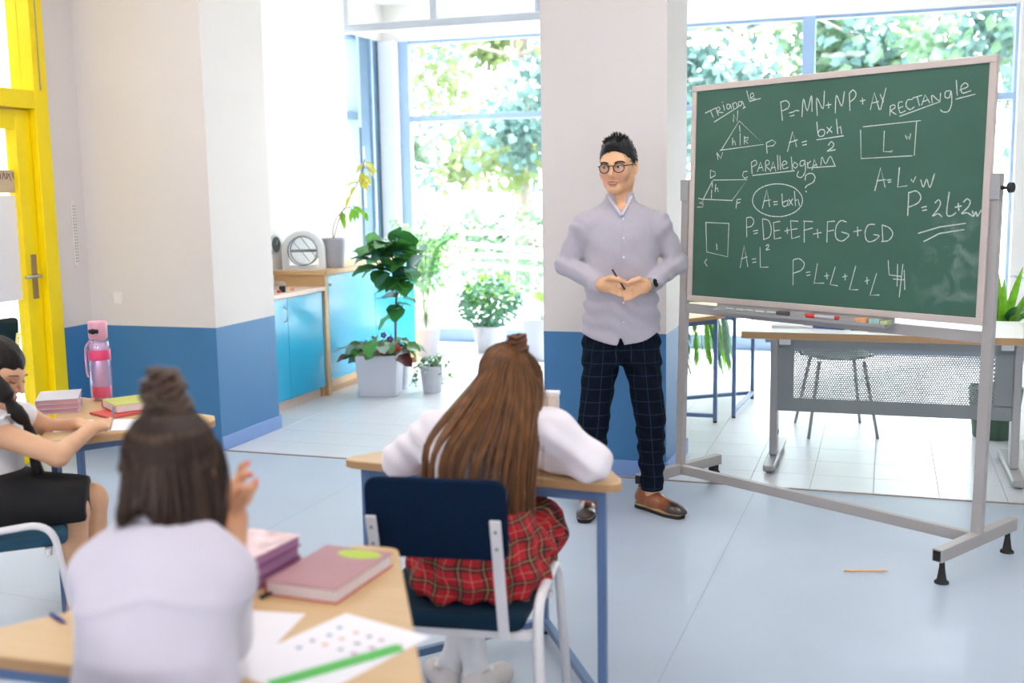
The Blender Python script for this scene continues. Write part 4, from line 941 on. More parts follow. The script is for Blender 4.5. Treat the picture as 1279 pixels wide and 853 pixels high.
# knot on the crown
bc = Vector((.07, .065, 1.062))
bun = MB()
for k in range(60):
    a0 = rnd.uniform(0, 6.28); rr = rnd.uniform(.016, .032); zz = rnd.uniform(-.006, .038); pts = [bc+Vector((math.cos(a0+t*.5)*rr*(1-.2*zz/.03), math.sin(a0+t*.5)*rr, zz+.004*math.sin(t+a0))) for t in range(9)]
    bun.tube(pts, .0042, 5)
for k in range(30):
    a0 = rnd.uniform(0, 6.28); pts = [bc+Vector((-.034+math.cos(a0+t*.6)*.011, math.sin(a0+t*.6)*.011, .008+rnd.uniform(-.008, .008))) for t in range(7)]
    bun.tube(pts, .0035, 5)
tag(bun.build('hair_knot', mat('knot_brown_hair', '6A3E20', .45, var=.4, vs=60), hc, smooth=True), kind='stuff')
MB().lathe([(.022, 0), (.026, .005), (.022, .01)], 18, (bc.x, bc.y, bc.z-.012)).build('hair_tie', mat('dark_hair_tie', '2A1A14', .8), hc, smooth=True)

# ------------------------------------------------------------------ girl at the near desk
O1 = (-1.15, 1.55, 0)
G1 = thing('person', 'girl in a white blouse with dark brown hair and a top knot, back turned', 'person', O1, YAW)
H1O, H1R = (.028, -.035, 1.04), rotm(14, 0, 178)
hb1 = head_body(.88, False)
L1 = np.array(Matrix(((1, 0, 0), (0, .93, .36), (0, -.36, .93))))
def body1():
    b = Body()
    b.loft([(0, 0, 0, .12, .085), (.25, 0, 0, .105, .075), (.42, 0, .0, .12, .07), (.5, 0, .0, .07, .05)], L1, (.04, -.28, .50), k=.03)
    b.rc((.04, -.09, .94), (.04, -.05, 1.02), .042, .042, .03); b.head((hb1, H1O, H1R), .02)
    b.chain([(.1, -.11, .915), (.115, -.11, .895), (.098, -.06, .76), (.10, .075, .93)], [.04, .038, .033, .023], .02)
    b.chain([(-.05, -.11, .915), (-.07, -.10, .89), (-.085, .02, .755), (.0, .17, .74)], [.04, .038, .033, .023], .02)
    b.el((.098, .085, .965), (.015, .027, .036), k=.012)
    finger(b, [(.1, .08, .985), (.115, .085, 1.004), (.128, .09, 1.006)], .0078, .006); finger(b, [(.1, .095, .99), (.112, .10, 1.018), (.122, .105, 1.022)], .0078, .006)
    finger(b, [(.1, .07, .975), (.128, .075, .985), (.141, .08, .997)], .0078, .006); finger(b, [(.1, .06, .965), (.118, .06, .985), (.13, .06, .99)], .007, .0055)
    finger(b, [(.105, .065, .945), (.125, .068, .965), (.141, .075, .993)], .009, .0065)
    b.el((.02, .19, .728), (.035, .032, .014), k=.012)
    for i in range(4): finger(b, [(.035, .175+.013*i, .73), (.06, .18+.014*i, .735), (.078, .18+.014*i, .72)], .0075, .006)
    finger(b, [(.02, .165, .73), (.045, .15, .728), (.06, .148, .72)], .009, .0065)
    for q in (-1, 1): b.chain([(.04+q*.06, -.26, .52), (.04+q*.08, .08, .50), (.04+q*.08, .1, .08), (.04+q*.085, .18, .04)], [.07, .052, .033, .026], .02)
    return b
implicit('body', body1(), (-.2, -.42, 0), (.26, .3, 1.24), .006, SKIN, G1, 1, lambda V: paint(V, 'DDA37C', [((.131, .09, 1.008), (.009,)*3, 'E58872', .6), ((.143, .08, .999), (.009,)*3, 'E58872', .6), ((.123, .105, 1.024), (.008,)*3, 'E58872', .6)]))
def blouse1():
    b = Body()
    b.loft([(.0, 0, 0, .15, .11), (.15, 0, 0, .138, .1), (.28, 0, 0, .125, .098), (.40, 0, .0, .128, .088), (.455, 0, .0, .105, .07), (.5, 0, 0, .06, .055)], L1, (.03, -.285, .50), k=.03)
    b.chain([(.09, -.105, .915), (.112, -.11, .89), (.098, -.06, .765), (.10, .02, .85)], [.056, .056, .05, .044], .03)
    b.chain([(-.04, -.105, .915), (-.066, -.10, .89), (-.085, .01, .765), (-.02, .13, .75)], [.056, .056, .05, .044], .03)
    b.rc((.032, -.085, .955), (.03, -.075, 1.0), .06, .056, .015)
    b.disp(lambda p: (wrinkle(p, .0035, 34, 4)-.003*np.exp(-((p[:, 2]-.90+.3*np.abs(p[:, 0]-.04))/.006)**2)*(p[:, 1] < -.1)).astype(f4)); return b
implicit('blouse', blouse1(), (-.22, -.45, .46), (.28, .24, 1.05), .006, mat('lilac_white_blouse', 'D6CDD8', .75, var=.02, vs=12, bump=.08, bs=400, sheen=.2), G1, 1)
SKB = mat('black_skirt_cloth', '0A0A0D', .85, var=.15, vs=20, bump=.15, bs=300)
b = Body(); b.loft([(.455, .04, -.22, .17, .17), (.5, .04, -.24, .16, .15), (.6, .04, -.27, .14, .11)], k=.02); b.rc((-.03, -.2, .52), (-.04, .06, .51), .085, .08, .03); b.rc((.11, -.2, .52), (.12, .06, .51), .085, .08, .03); b.plane((0, 0, .452), (0, 0, -1))
implicit('skirt', b, (-.2, -.45, .43), (.28, .2, .64), .008, SKB, G1, 1)
HAIRD = mat('dark_brown_hair', '32221A', .42, var=.4, vs=30, stretch=(1, 1, .15), spec=.25); HAIRD2 = mat('warm_dark_brown_hair', '4A3324', .42, var=.4, vs=30, stretch=(1, 1, .15))
def cap1(p):
    q = (p-A(*H1O))@H1R; d = s_el(q, (0, .014, .03), (.071, .09, .08)); d = smax(d, (q@A(0, -.83, -.55))-.035, .01); return (d+wrinkle(q, .0012, 160, 2)).astype(f4)
hc1 = implicit('hair', cap1, (-.09, -.17, .96), (.17, .13, 1.21), .006, HAIRD, G1, 1)
g1 = [
 [(.0, .02, 1.14), (-.035, .01, 1.12), (-.052, .0, 1.06), (-.050, -.02, 1.0), (-.047, -.045, .965)],
 [(.012, -.03, 1.155), (-.02, -.075, 1.12), (-.043, -.085, 1.05), (-.045, -.09, .995), (-.042, -.105, .962)],
 [(.03, -.05, 1.16), (.0, -.115, 1.115), (-.018, -.135, 1.045), (-.022, -.14, 1.03), (-.018, -.15, 1.018)],
 [(.04, -.055, 1.16), (.03, -.132, 1.11), (.025, -.15, 1.05), (.02, -.145, 1.055), (.02, -.148, 1.045)],
 [(.045, -.055, 1.16), (.06, -.13, 1.11), (.068, -.148, 1.045), (.072, -.148, 1.005), (.076, -.15, .985)],
 [(.06, -.045, 1.155), (.095, -.105, 1.115), (.112, -.12, 1.045), (.115, -.122, .99), (.114, -.128, .958)],
 [(.07, -.02, 1.15), (.118, -.06, 1.115), (.134, -.07, 1.05), (.134, -.08, .99), (.130, -.095, .955)],
 [(.075, .02, 1.14), (.122, .02, 1.115), (.138, .01, 1.05), (.137, -.01, .99), (.132, -.03, .955)]]
g1 = [[(.026+(x-.04)*.78, -.035+(y+.035)*.95, z-.032) for x, y, z in g] for g in g1]
rnd = random.Random(5)
SK1 = (H1O, H1R, (0, .014, .03), (.071, .09, .08))
strands('long_hair', g1, 900, .003, HAIRD, hc1, rnd, clumps=22, pull=.35, jit=.003, depth=.008, ends=(.95, 1.03), skull=SK1, fly=0)
strands('long_hair', g1, 300, .0022, HAIRD2, hc1, rnd, clumps=22, pull=.3, jit=.004, depth=.012, ends=(.95, 1.05), fly=0)
top = [[(-.035, -.03, 1.135), (-.01, -.07, 1.16), (.015, -.06, 1.175), (.03, -.045, 1.18)], [(.0, -.10, 1.13), (.015, -.095, 1.155), (.03, -.07, 1.172), (.035, -.05, 1.18)], [(.07, -.10, 1.135), (.06, -.09, 1.158), (.05, -.07, 1.172), (.04, -.05, 1.18)], [(.115, -.03, 1.135), (.085, -.06, 1.16), (.06, -.055, 1.175), (.045, -.045, 1.18)]]
top = [[(.026+(x-.04)*.85, y, z-.03) for x, y, z in g] for g in top]
SK1 = (H1O, H1R, (0, .014, .03), (.071, .09, .08))
up1 = [[(.028+.075*math.cos(a), -.045+.09*math.sin(a), 1.06), (.028+.066*math.cos(a), -.045+.08*math.sin(a), 1.09), (.028+.045*math.cos(a), -.043+.05*math.sin(a), 1.12), (.026+.022*math.cos(a), -.037+.022*math.sin(a), 1.142)] for a in [i*math.pi/6 for i in range(13)]]
strands('swept_hair', up1, 620, .0026, HAIRD2, hc1, rnd, clumps=30, pull=.3, jit=.003, depth=.003, ends=(1, 1), skull=SK1)
strands('pulled_up_hair', top, 260, .0026, HAIRD2, hc1, rnd, clumps=10, pull=.2, jit=.003, depth=.006, ends=(1, 1))
bc = Vector((.026, -.035, 1.137)); bun = MB()
for k in range(90):
    a0 = rnd.uniform(0, 6.28); rr = rnd.uniform(.02, .042); zz = rnd.uniform(-.018, .064); f_ = 1-.4*(max(0, zz)/.064)**2
    tx, ty = rnd.uniform(-.5, .5), rnd.uniform(-.5, .5); bun.tube([bc+Vector((math.cos(a0+t*.5)*rr*f_-.006*zz/.04, math.sin(a0+t*.5)*rr*f_, zz+.005*math.sin(t*.7+a0)+rr*(tx*math.cos(a0+t*.5)+ty*math.sin(a0+t*.5)))) for t in range(9)], .0052, 5)
tag(bun.build('hair_knot', HAIRD2, hc1, smooth=True), kind='stuff')

# ------------------------------------------------------------------ girl writing at the desk by the door
O0 = (-2.75, 2.85, 0)
G0 = thing('person', 'girl in a white frilled blouse and black skirt writing in a notebook', 'person', O0, YAW)
H0O, H0R = (-.006, .045, .93), rotm(0, 0, 0) @ np.eye(3, dtype=f4)
H0R = (rotm(0, 0, 82) @ rotm(20, 6, 0)).astype(f4)
hb0 = head_body(.92, False)
def body0():
    b = Body()
    b.loft([(.5, -.02, -.06, .1, .12), (.62, -.03, -.02, .085, .11), (.74, -.025, .03, .08, .12), (.79, -.02, .04, .055, .08)], k=.03)
    b.rc((-.02, .045, .79), (-.012, .045, .87), .042, .04, .03); b.head((hb0, H0O, H0R), .02)
    b.chain([(.0, -.07, .765), (.03, -.085, .755), (.228, -.075, .672), (.285, .06, .728)], [.042, .042, .034, .023], .02)
    b.chain([(.0, .14, .765), (.03, .16, .75), (.10, .20, .70), (.205, .16, .728)], [.04, .038, .032, .022], .02)
    # writing hand
    b.el((.305, .085, .733), (.03, .032, .02), rotm(0, 0, 20), k=.012)
    for i, dz in enumerate((.018, .006, -.004, -.010)): finger(b, [(.318, .105-.012*i, .738+dz*.5), (.338, .115-.014*i, .738+dz*.7), (.325, .135-.014*i, .718)], .0078, .006)
    finger(b, [(.29, .1, .745), (.305, .125, .742), (.322, .135, .728)], .009, .0065)
    # resting hand
    b.el((.228, .155, .725), (.032, .03, .014), k=.012)
    for i in range(4): finger(b, [(.245, .13+.014*i, .727), (.268, .125+.015*i, .73), (.284, .122+.015*i, .713)], .0076, .006)
    finger(b, [(.22, .13, .725), (.245, .108, .724), (.262, .105, .715)], .009, .0065)
    b.chain([(.0, -.14, .52), (.24, -.03, .475), (.2, .06, .10), (.25, .1, .04)], [.075, .053, .033, .026], .02); b.chain([(.0, .0, .52), (.255, .1, .475), (.23, .16, .10), (.28, .2, .04)], [.075, .053, .033, .026], .02)
    return b
def col0(V): return paint(V, 'E0AC86', FACE(.92, 'C97F74'), H0R, H0O)
bd0 = implicit('body', body0(), (-.2, -.3, 0), (.42, .36, 1.06), .0055, SKIN, G0, 1, col0)
for q in (-1, 1):
    MB().ball(on_head((q*.0295, -.071, 0), H0O, H0R), .0115, 12, 8).build('eye', mat('lowered_eyelid', 'CF9B78', .5), bd0, smooth=True)
    MB().tube([on_head((q*.016, -.0865, -.003), H0O, H0R), on_head((q*.029, -.0885, -.006), H0O, H0R), on_head((q*.044, -.078, -.003), H0O, H0R)], [.001, .002, .001], 6).build('eyelash', IRIS, bd0, smooth=True)
    MB().tube([on_head((q*.014, -.0905, .017), H0O, H0R), on_head((q*.03, -.09, .021), H0O, H0R), on_head((q*.05, -.074, .016), H0O, H0R)], [.001, .0024, .001], 6).build('eyebrow', HAIRD, bd0, smooth=True)
def blouse0():
    b = Body()
    b.loft([(.55, -.02, -.035, .108, .135), (.62, -.03, -.015, .1, .125), (.72, -.025, .025, .097, .13), (.775, -.02, .04, .085, .125), (.815, -.018, .045, .05, .06)], k=.02)
    b.rc((.0, -.06, .765), (.025, -.08, .757), .056, .056, .02); b.rc((.0, .14, .765), (.02, .15, .757), .052, .052, .02)
    b.disp(lambda p: wrinkle(p, .003, 45, 6)); return b
implicit('blouse', blouse0(), (-.2, -.24, .5), (.15, .28, .85), .006, mat('white_frilled_blouse', 'F0ECEE', .75, var=.02, bump=.1, bs=400, sheen=.2), G0, 1)
# frill round the short sleeve
fr = MB(); n = 64; c = Vector((.045, -.087, .75)); ax = Vector((.9, -.05, -.4)).normalized(); x_, y_, _ = frame_of(ax)
for j in range(4):
    for k in range(n):
        a = 2*math.pi*k/n; r = .053+.006*j+.004*math.sin(a*13)*j/3; fr.v.append(c+x_*math.cos(a)*r+y_*math.sin(a)*r+ax*(.007*j-.01+.004*math.sin(a*13+1)*j/3))
fr.f = [(j*n+k, j*n+(k+1) % n, (j+1)*n+(k+1) % n, (j+1)*n+k) for j in range(3) for k in range(n)]; fr.mi = [0]*len(fr.f)
fr.build('sleeve_frill', MATS['white_frilled_blouse'], G0, smooth=True, solid=.002)
def skirt0():
    b = Body(); b.loft([(.455, .0, -.08, .15, .17), (.52, -.01, -.06, .135, .155), (.60, -.02, -.03, .112, .135)], k=.03)
    b.rc((.0, -.13, .525), (.26, -.035, .485), .092, .07, .04); b.rc((.0, .0, .525), (.27, .09, .485), .09, .07, .04); b.rc((.05, -.06, .53), (.26, .03, .495), .08, .068, .04)
    b.plane((.285, 0, .49), (.95, .25, .0)); b.plane((0, 0, .452), (0, 0, -1)); b.disp(lambda p: wrinkle(p, .003, 40, 2)); return b
implicit('skirt', skirt0(), (-.2, -.3, .43), (.34, .25, .64), .006, SKB, G0, 1)
for k, (x, y) in enumerate(((.235, .06), (.26, .16))):
    b = Body(); b.rc((x, y, .055), (x+.09, y+.05, .035), .038, .032, .02); b.plane((0, 0, .004), (0, 0, -1)); implicit('shoe', b, (x-.07, y-.07, 0), (x+.16, y+.12, .12), .006, SKB, G0, 1)
def cap0(p):
    q = (p-A(*H0O))@H0R; d = s_el(q, (0, .012, .034), (.075, .094, .085)); d = smax(d, (q@A(0, -.80, -.6))-.05, .008)
    d = smax(d, -s_el(q, (0, .01, -.02), (.1, .024, .03)), .006); return (d+.0012*np.sin(q[:, 0]*150+q[:, 2]*90)).astype(f4)
HAIRK = mat('black_brown_hair', '1C1413', .5, var=.4, vs=60, stretch=(1, 1, .25), spec=.25, bump=.5, bs=160)
hc0 = implicit('hair', cap0, (-.13, -.08, .82), (.13, .17, 1.06), .005, HAIRK, G0, 1)
br = [Vector(v) for v in ((.028, -.03, .925), (.045, -.05, .895), (.062, -.05, .865), (.07, -.045, .845), (.085, -.04, .815), (.105, -.035, .785), (.115, -.03, .765), (.12, -.02, .72), (.125, -.02, .66), (.13, -.01, .60), (.135, .0, .555))]
rr = [.012, .030, .030, .014, .026, .022, .012, .022, .014, .02, .003]
pt = spline(br, 5); mb = MB(); mb.tube(pt, [np.interp(i/5, range(len(rr)), rr) for i in range(len(pt))], 14); mb.build('braid', HAIRK, hc0, smooth=True)
for k in (0, 3, 6, 8): mb = MB().tube([br[k]+(br[min(k+1, 10)]-br[k])*-.12, br[k]+(br[min(k+1, 10)]-br[k])*.12], .0135, 12); mb.build('hair_tie', mat('black_hair_tie', '0E0C10', .7), hc0, bevel=.003)
CHALK_TEXT = {  # millimetres on the board plane: x along, z above the floor
 'triangle_title': [[100,1837,162,1857],[129,1847,148,1814],[163,1853,177,1822],[163,1853,178,1860,186,1848,168,1838,205,1833],[204,1867,213,1842],[198,1881,199,1878],[240,1868,226,1867,227,1851,240,1848,245,1866,253,1846],[257,1871,266,1847],[259,1865,270,1874,281,1868,286,1849],[307,1876,292,1874,294,1859,308,1860,311,1877,324,1852,317,1845,332,1850],[336,1921,350,1881,357,1876],[357,1888,376,1896,369,1909,357,1902,362,1884,386,1884],[154,1793,306,1860],[353,1873,414,1882]],
 'triangle': [[201,1664,299,1790,439,1679,192,1662],[301,1769,305,1742],[306,1733,308,1681],[266,1789,264,1823,287,1788,289,1837],[175,1651,183,1620],[177,1649,200,1624,208,1652],[264,1714,265,1682],[265,1694,275,1702,282,1682],[331,1719,331,1684],[332,1711,352,1715,350,1703,334,1699,351,1687],[453,1686,459,1639],[453,1685,484,1697,504,1684,490,1671,456,1669]],
 'perimeter_formula': [[522,1861,535,1779],[522,1857,548,1863,567,1850,563,1831,533,1820],[569,1809,591,1812,601,1817,619,1815],[574,1794,595,1798],[636,1789,640,1864,662,1812,680,1876,686,1808],[713,1789,707,1863,740,1816,744,1890],[753,1829,779,1831],[765,1840,768,1817],[801,1794,803,1867,831,1821,841,1879],[871,1800,865,1870],[865,1870,881,1883,896,1868,891,1850,869,1835],[917,1835,939,1838],[927,1847,930,1822],[966,1798,981,1865,1007,1795],[971,1823,1002,1828],[1008,1856,1024,1825],[1033,1879,1013,1795]],
 'area_formula': [[567,1643,591,1727,614,1661],[574,1681,616,1691],[641,1680,664,1684],[644,1667,665,1670],[712,1762,723,1705,750,1705,751,1725,731,1729,720,1717],[763,1737,789,1715],[786,1739,764,1712],[808,1768,817,1708],[814,1729,829,1737,836,1707],[715,1687,845,1698],[774,1662,786,1676,800,1665,792,1650,768,1637,809,1642]],
 'parallelogram_title': [[374,1602,380,1551],[374,1602,395,1610,404,1594,379,1581],[409,1560,425,1601,441,1563],[414,1574,436,1579],[454,1559,452,1604,469,1606,472,1592,455,1584,477,1565],[480,1559,493,1601,509,1560],[484,1573,505,1577],[515,1629,521,1566],[528,1625,534,1565],[541,1582,567,1593,554,1603,541,1590,549,1569,574,1574],[588,1619,596,1564],[606,1596,599,1581,612,1570,623,1584,606,1596],[656,1602,638,1599,636,1580,654,1582,659,1602,663,1556,645,1530,622,1536,628,1557],[672,1594,676,1569],[674,1585,688,1598],[697,1561,707,1604,725,1568],[700,1576,720,1583],[740,1579,745,1613,764,1584,785,1615,808,1579],[383,1543,607,1559],[676,1569,813,1574]],
 'parallelogram': [[140,1537,139,1572,168,1563,168,1547,140,1535],[353,1562,333,1561,326,1545,339,1531,355,1537],[158,1526,354,1525,271,1431],[153,1522,100,1437],[153,1514,152,1493],[150,1481,149,1442],[173,1506,171,1472],[171,1485,184,1489,189,1472],[100,1438,273,1431],[70,1442,100,1437,98,1425,76,1421,103,1415,98,1401,66,1401],[300,1436,295,1396],[300,1435,320,1437],[298,1418,316,1423]],
 'question_mark': [[664,1518,668,1539,695,1546,713,1531,705,1508,676,1495,666,1484],[669,1470,673,1467]],
 'circled_formula': [[630,1471,644,1457,652,1442,654,1426,650,1411,639,1396,622,1383,601,1373,575,1365,547,1360,517,1360,487,1362,459,1369,434,1378,413,1391,398,1405,389,1421,388,1438,393,1454,404,1469,422,1482,445,1492,472,1499,501,1503,530,1503,560,1500,587,1493,611,1484,630,1471],[443,1396,464,1479,482,1404],[450,1428,485,1433],[502,1424,524,1426],[505,1412,524,1414],[546,1459,553,1408,576,1410,576,1430,552,1422],[583,1435,605,1410],[603,1438,584,1408],[611,1470,619,1407],[618,1430,631,1435,640,1408]],
 'square': [[120,1329,257,1326,255,1172,130,1191,120,1329],[188,1230,191,1203],[132,1157,118,1142,135,1124]],
 'sum_formula': [[356,1352,361,1267],[356,1352,380,1356,398,1340,387,1316,359,1310],[396,1293,422,1298],[400,1281,420,1286],[445,1349,456,1257],[445,1349,479,1341,495,1305,487,1270,456,1257],[506,1333,514,1260,549,1267],[506,1333,540,1339],[510,1296,539,1300],[567,1296,592,1302],[579,1312,582,1286],[596,1342,606,1264,646,1275],[596,1342,635,1340],[602,1303,632,1308],[667,1343,671,1250],[663,1341,710,1340],[666,1301,710,1312],[715,1286,755,1294],[735,1308,740,1271],[784,1340,785,1253],[784,1340,819,1343],[786,1299,816,1305],[876,1340,848,1345,827,1318,829,1273,860,1260,891,1286,854,1298],[912,1300,949,1307],[930,1320,933,1283],[1010,1332,979,1328,966,1295,978,1263,1007,1264,1032,1285,1007,1290],[1043,1330,1050,1264],[1043,1330,1077,1318,1093,1294,1076,1268,1044,1262]],
 'square_area': [[329,1125,348,1226,372,1132],[334,1166,367,1176],[395,1166,415,1169],[398,1151,417,1155],[437,1221,442,1132,485,1134],[469,1228,481,1235,484,1226,470,1211,489,1214]],
 'square_sum': [[617,1171,621,1062],[617,1171,647,1178,675,1158,663,1130,622,1113],[686,1119,707,1123],[690,1106,708,1110],[742,1160,729,1075,778,1078],[780,1108,801,1112],[790,1122,793,1096],[831,1149,809,1074,846,1070],[869,1109,890,1114],[879,1122,882,1097],[929,1157,904,1057,944,1059],[976,1096,995,1102],[984,1113,987,1085],[1028,1131,1002,1040,1044,1043],[1078,1185,1085,1128,1141,1124],[1121,1172,1123,1084],[1144,1173,1135,1041],[1105,1112,1153,1111],[1151,1150,1158,1073]],
 'rectangle_title': [[1056,1806,1056,1768],[1056,1806,1072,1810,1077,1798,1060,1787,1084,1771],[1108,1820,1091,1815,1100,1778,1123,1783],[1096,1796,1112,1801],[1151,1826,1130,1824,1125,1802,1143,1787,1162,1796],[1153,1831,1192,1839],[1171,1835,1183,1799],[1192,1801,1205,1840,1226,1807],[1198,1814,1220,1820],[1237,1806,1234,1836,1266,1812,1269,1841],[1308,1848,1290,1845,1289,1825,1306,1822,1312,1847,1317,1799,1305,1770,1283,1769,1272,1778],[1331,1885,1338,1828],[1348,1847,1379,1858,1368,1872,1352,1860,1358,1835,1391,1841],[1100,1763,1270,1809],[1334,1814,1409,1827]],
 'rectangle': [[936,1730,1192,1741],[1174,1738,1171,1606],[1161,1605,933,1601,925,1717],[1034,1708,1034,1626,1070,1624],[1072,1629,1074,1627],[1129,1686,1136,1670,1141,1682,1147,1670,1151,1692]],
 'rectangle_area': [[1003,1469,1025,1562,1049,1483],[1010,1509,1050,1513],[1058,1511,1074,1512],[1062,1502,1074,1504],[1109,1560,1105,1482,1146,1487],[1162,1512,1172,1500,1181,1522],[1204,1509,1217,1481,1229,1512,1244,1479,1261,1532]],
 'rectangle_perimeter': [[1155,1461,1155,1369],[1155,1459,1187,1466,1208,1444,1197,1419,1160,1403],[1214,1401,1234,1405],[1218,1389,1235,1392],[1269,1419,1284,1431,1292,1419,1285,1398,1261,1367,1283,1377,1300,1366],[1326,1460,1320,1378,1339,1369,1357,1381],[1353,1402,1378,1407],[1365,1417,1369,1390],[1386,1422,1400,1434,1413,1423,1405,1402,1381,1378,1403,1381,1427,1367],[1424,1388,1430,1369,1438,1385,1444,1368,1458,1391],[1205,1299,1293,1325,1399,1341],[1230,1267,1294,1300,1394,1317]]}

CHW = mat('white_chalk', 'DDE6DF', .9, var=.25, vs=180)
_al = CHW.node_tree; _b = _al.nodes['Principled BSDF']; _nz = _al.nodes.new('ShaderNodeTexNoise'); _nz.inputs['Scale'].default_value = 260; _mr = _al.nodes.new('ShaderNodeMapRange'); _mr.inputs['From Min'].default_value = .3; _mr.inputs['From Max'].default_value = .55; _mr.inputs['To Min'].default_value = .45; _mr.inputs['To Max'].default_value = .95
_al.links.new(_nz.outputs['Fac'], _mr.inputs[0]); _al.links.new(_mr.outputs[0], _b.inputs['Alpha'])
for nm, sts in CHALK_TEXT.items():
    mb = MB()
    for st in sts:
        p = [(st[i]/1000, st[i+1]/1000) for i in range(0, len(st), 2)]
        P3 = [Vector(bq(x, z, -.0012)) for x, z in p]
        if len(P3) > 3 and nm not in ('square', 'triangle', 'parallelogram', 'rectangle'): P3 = spline(P3, 4)
        w = .0028 if 'title' in nm or nm in ('rectangle', 'parallelogram', 'triangle') else .0031
        N = Vector((0, -1, -LEAN)).normalized(); L_ = len(P3); vs = []
        for i, q in enumerate(P3):
            t = P3[min(i+1, L_-1)]-P3[max(i-1, 0)]; t = t.normalized() if t.length > 1e-7 else Vector((1, 0, 0)); d = t.cross(N).normalized()*w/1.3*(.9+.2*math.sin(i*2.1+len(nm)))
            if i == 0: q = q-t*w*.4
            if i == L_-1: q = q+t*w*.4
            vs += [q-d, q+d]
        mb.add(vs, [(2*i, 2*i+1, 2*i+3, 2*i+2) for i in range(L_-1)])
    tag(mb.build('chalk_writing', CHW, panel), 'white chalk '+nm.replace('_', ' '), kind='stuff')
# ================================================================== plants
GR1 = mat('dark_green_leaf', '3C7A3C', .28, var=.3, vs=14, transl=.25); GR2 = mat('mid_green_leaf', '5C9E4C', .4, var=.3, vs=14, transl=.35); GR3 = mat('fresh_green_leaf', '7DB536', .4, var=.25, vs=12, transl=.4)
GREYG = mat('grey_green_leaf', '7FA08A', .5, var=.25, vs=20, transl=.3); BEGO = mat('begonia_leaf', '5F8A4C', .4, var=.45, vs=25, transl=.25); BEGD = mat('dark_red_leaf', '5A2A32', .45, var=.3, vs=25, transl=.2)
SILV = mat('silver_green_leaf', '9DB4A6', .45, var=.4, vs=25, transl=.25); YELG = mat('yellow_green_leaf', 'C9C24E', .45, var=.35, vs=9, transl=.4); STEMB = mat('brown_stem', '7B6148', .7, var=.15); STEMG = mat('green_stem', '6C8B45', .5); SOIL = mat('dark_soil', '3A2C24', .9, var=.3, vs=40, bump=.6, bs=90)
POTW = mat('white_plastic_pot', 'CDCDD6', .4, var=.02); POTG = mat('pale_grey_pot', 'B2B2BC', .4, var=.02); POTL = mat('pale_lilac_pot', 'B9B3C0', .4, var=.02)
def leaf_mesh(name, m, wf, bend=.25, fold=.15, n=6, seed=0, wav=0.):
    """unit leaf along +y, face up +z; wf(t) = half width"""
    r = random.Random(seed); v = []; f = []
    for i in range(n+1):
        t = i/n; z = -bend*t*t; w = wf(t); wv = wav*math.sin(i*2.3+seed)
        v += [(-w, t, z+fold*w+wv), (-w*.5, t, z+fold*w*.35+wv*.4), (0, t, z), (w*.5, t, z+fold*w*.35-wv*.4), (w, t, z+fold*w-wv)]
    for i in range(n):
        for k in range(4): a = i*5+k; f.append((a, a+1, a+6, a+5))
    me = bpy.data.meshes.new(name); me.from_pydata(v, [], f); me.materials.append(m); me.polygons.foreach_set('use_smooth', [True]*len(f)); return me
def orient(d, roll=0., up=(0, 0, 1)):
    y = Vector(d).normalized(); u = Vector(up)
    if abs(y.dot(u)) > .98: u = Vector((1, .3, 0))
    x = y.cross(u).normalized(); z = x.cross(y); M = Matrix((x, y, z)).transposed(); return M @ Matrix.Rotation(roll, 3, 'Y')
def put_leaf(me, parent, p, d, L, roll=0., name='leaf', wide=1.):
    o = bpy.data.objects.new(name, me); col.objects.link(o); o.parent = parent
    M = orient(d, roll).to_4x4() @ Matrix.Diagonal((L*wide, L, L, 1)); M.translation = Vector(p); o.matrix_local = M; return o
def add_leaf(mb, me_v, me_f, p, d, L, roll=0.):
    M = orient(d, roll); mb.add([M @ (Vector(v)*L)+Vector(p) for v in me_v], me_f)
def simple_leaf(w=.3, bend=.2):
    return [(0, 0, 0), (-w, .45, .05-bend*.2), (0, .5, -bend*.25), (w, .45, .05-bend*.2), (0, 1, -bend)], [(0, 2, 1), (0, 3, 2), (1, 2, 4), (2, 3, 4)]
oval = lambda k: (lambda t: k*(math.sin(math.pi*min(1, t**.8))**.8+.01))
def pot(parent, r0, r1, h, m, sq=None, n=36, c=(0, 0, 0)):
    MB().lathe([(r0*.96, 0), (r0, .006), (r1, h-.012), (r1*1.0, h), (r1-.012, h), (r1-.014, h-.03), (.001, h-.03)], n, c, sq=sq, cap=False).add([], []).build('pot', m, parent, smooth=sq is None, bevel=.0)
    MB().lathe([(r1-.013, h-.032), (.001, h-.026)], n, c, sq=sq, cap=False).build('soil', SOIL, parent)
rnd = random.Random(21)
# fiddle-leaf fig behind the white planter
pl = thing('potted_fig', 'tall fig plant with large glossy dark green leaves in a white pot', 'plant', (-3.50, 7.66, 0))
pot(pl, .075, .1, .24, POTW)
st = spline([(0, 0, .2), (-.01, .01, .45), (.01, 0, .75), (-.02, .02, 1.0), (-.03, .03, 1.12)], 6); MB().tube(st, [.011-.006*i/len(st) for i in range(len(st))], 8).build('stem', STEMB, pl, smooth=True)
st2 = spline([(.01, 0, .7), (.07, .02, .85), (.11, .03, 1.0), (.12, .03, 1.06)], 5); MB().tube(st2, .006, 8).build('stem', STEMB, pl, smooth=True)
st3 = spline([(.0, 0, .72), (-.1, 0, .88), (-.17, .0, 1.02), (-.19, .0, 1.1)], 5); MB().tube(st3, .006, 8).build('stem', STEMB, pl, smooth=True)
fm = [leaf_mesh('fig_leaf', m, lambda t: .36*(math.sin(math.pi*t**.75)**.75)*(1 if t > .35 else .82)+.01, .3, .12, 7, k, .03) for k, m in enumerate((GR1, GR1, GR2, mat('blue_green_leaf', '4C7D6C', .25, var=.3, vs=14, transl=.2)))]
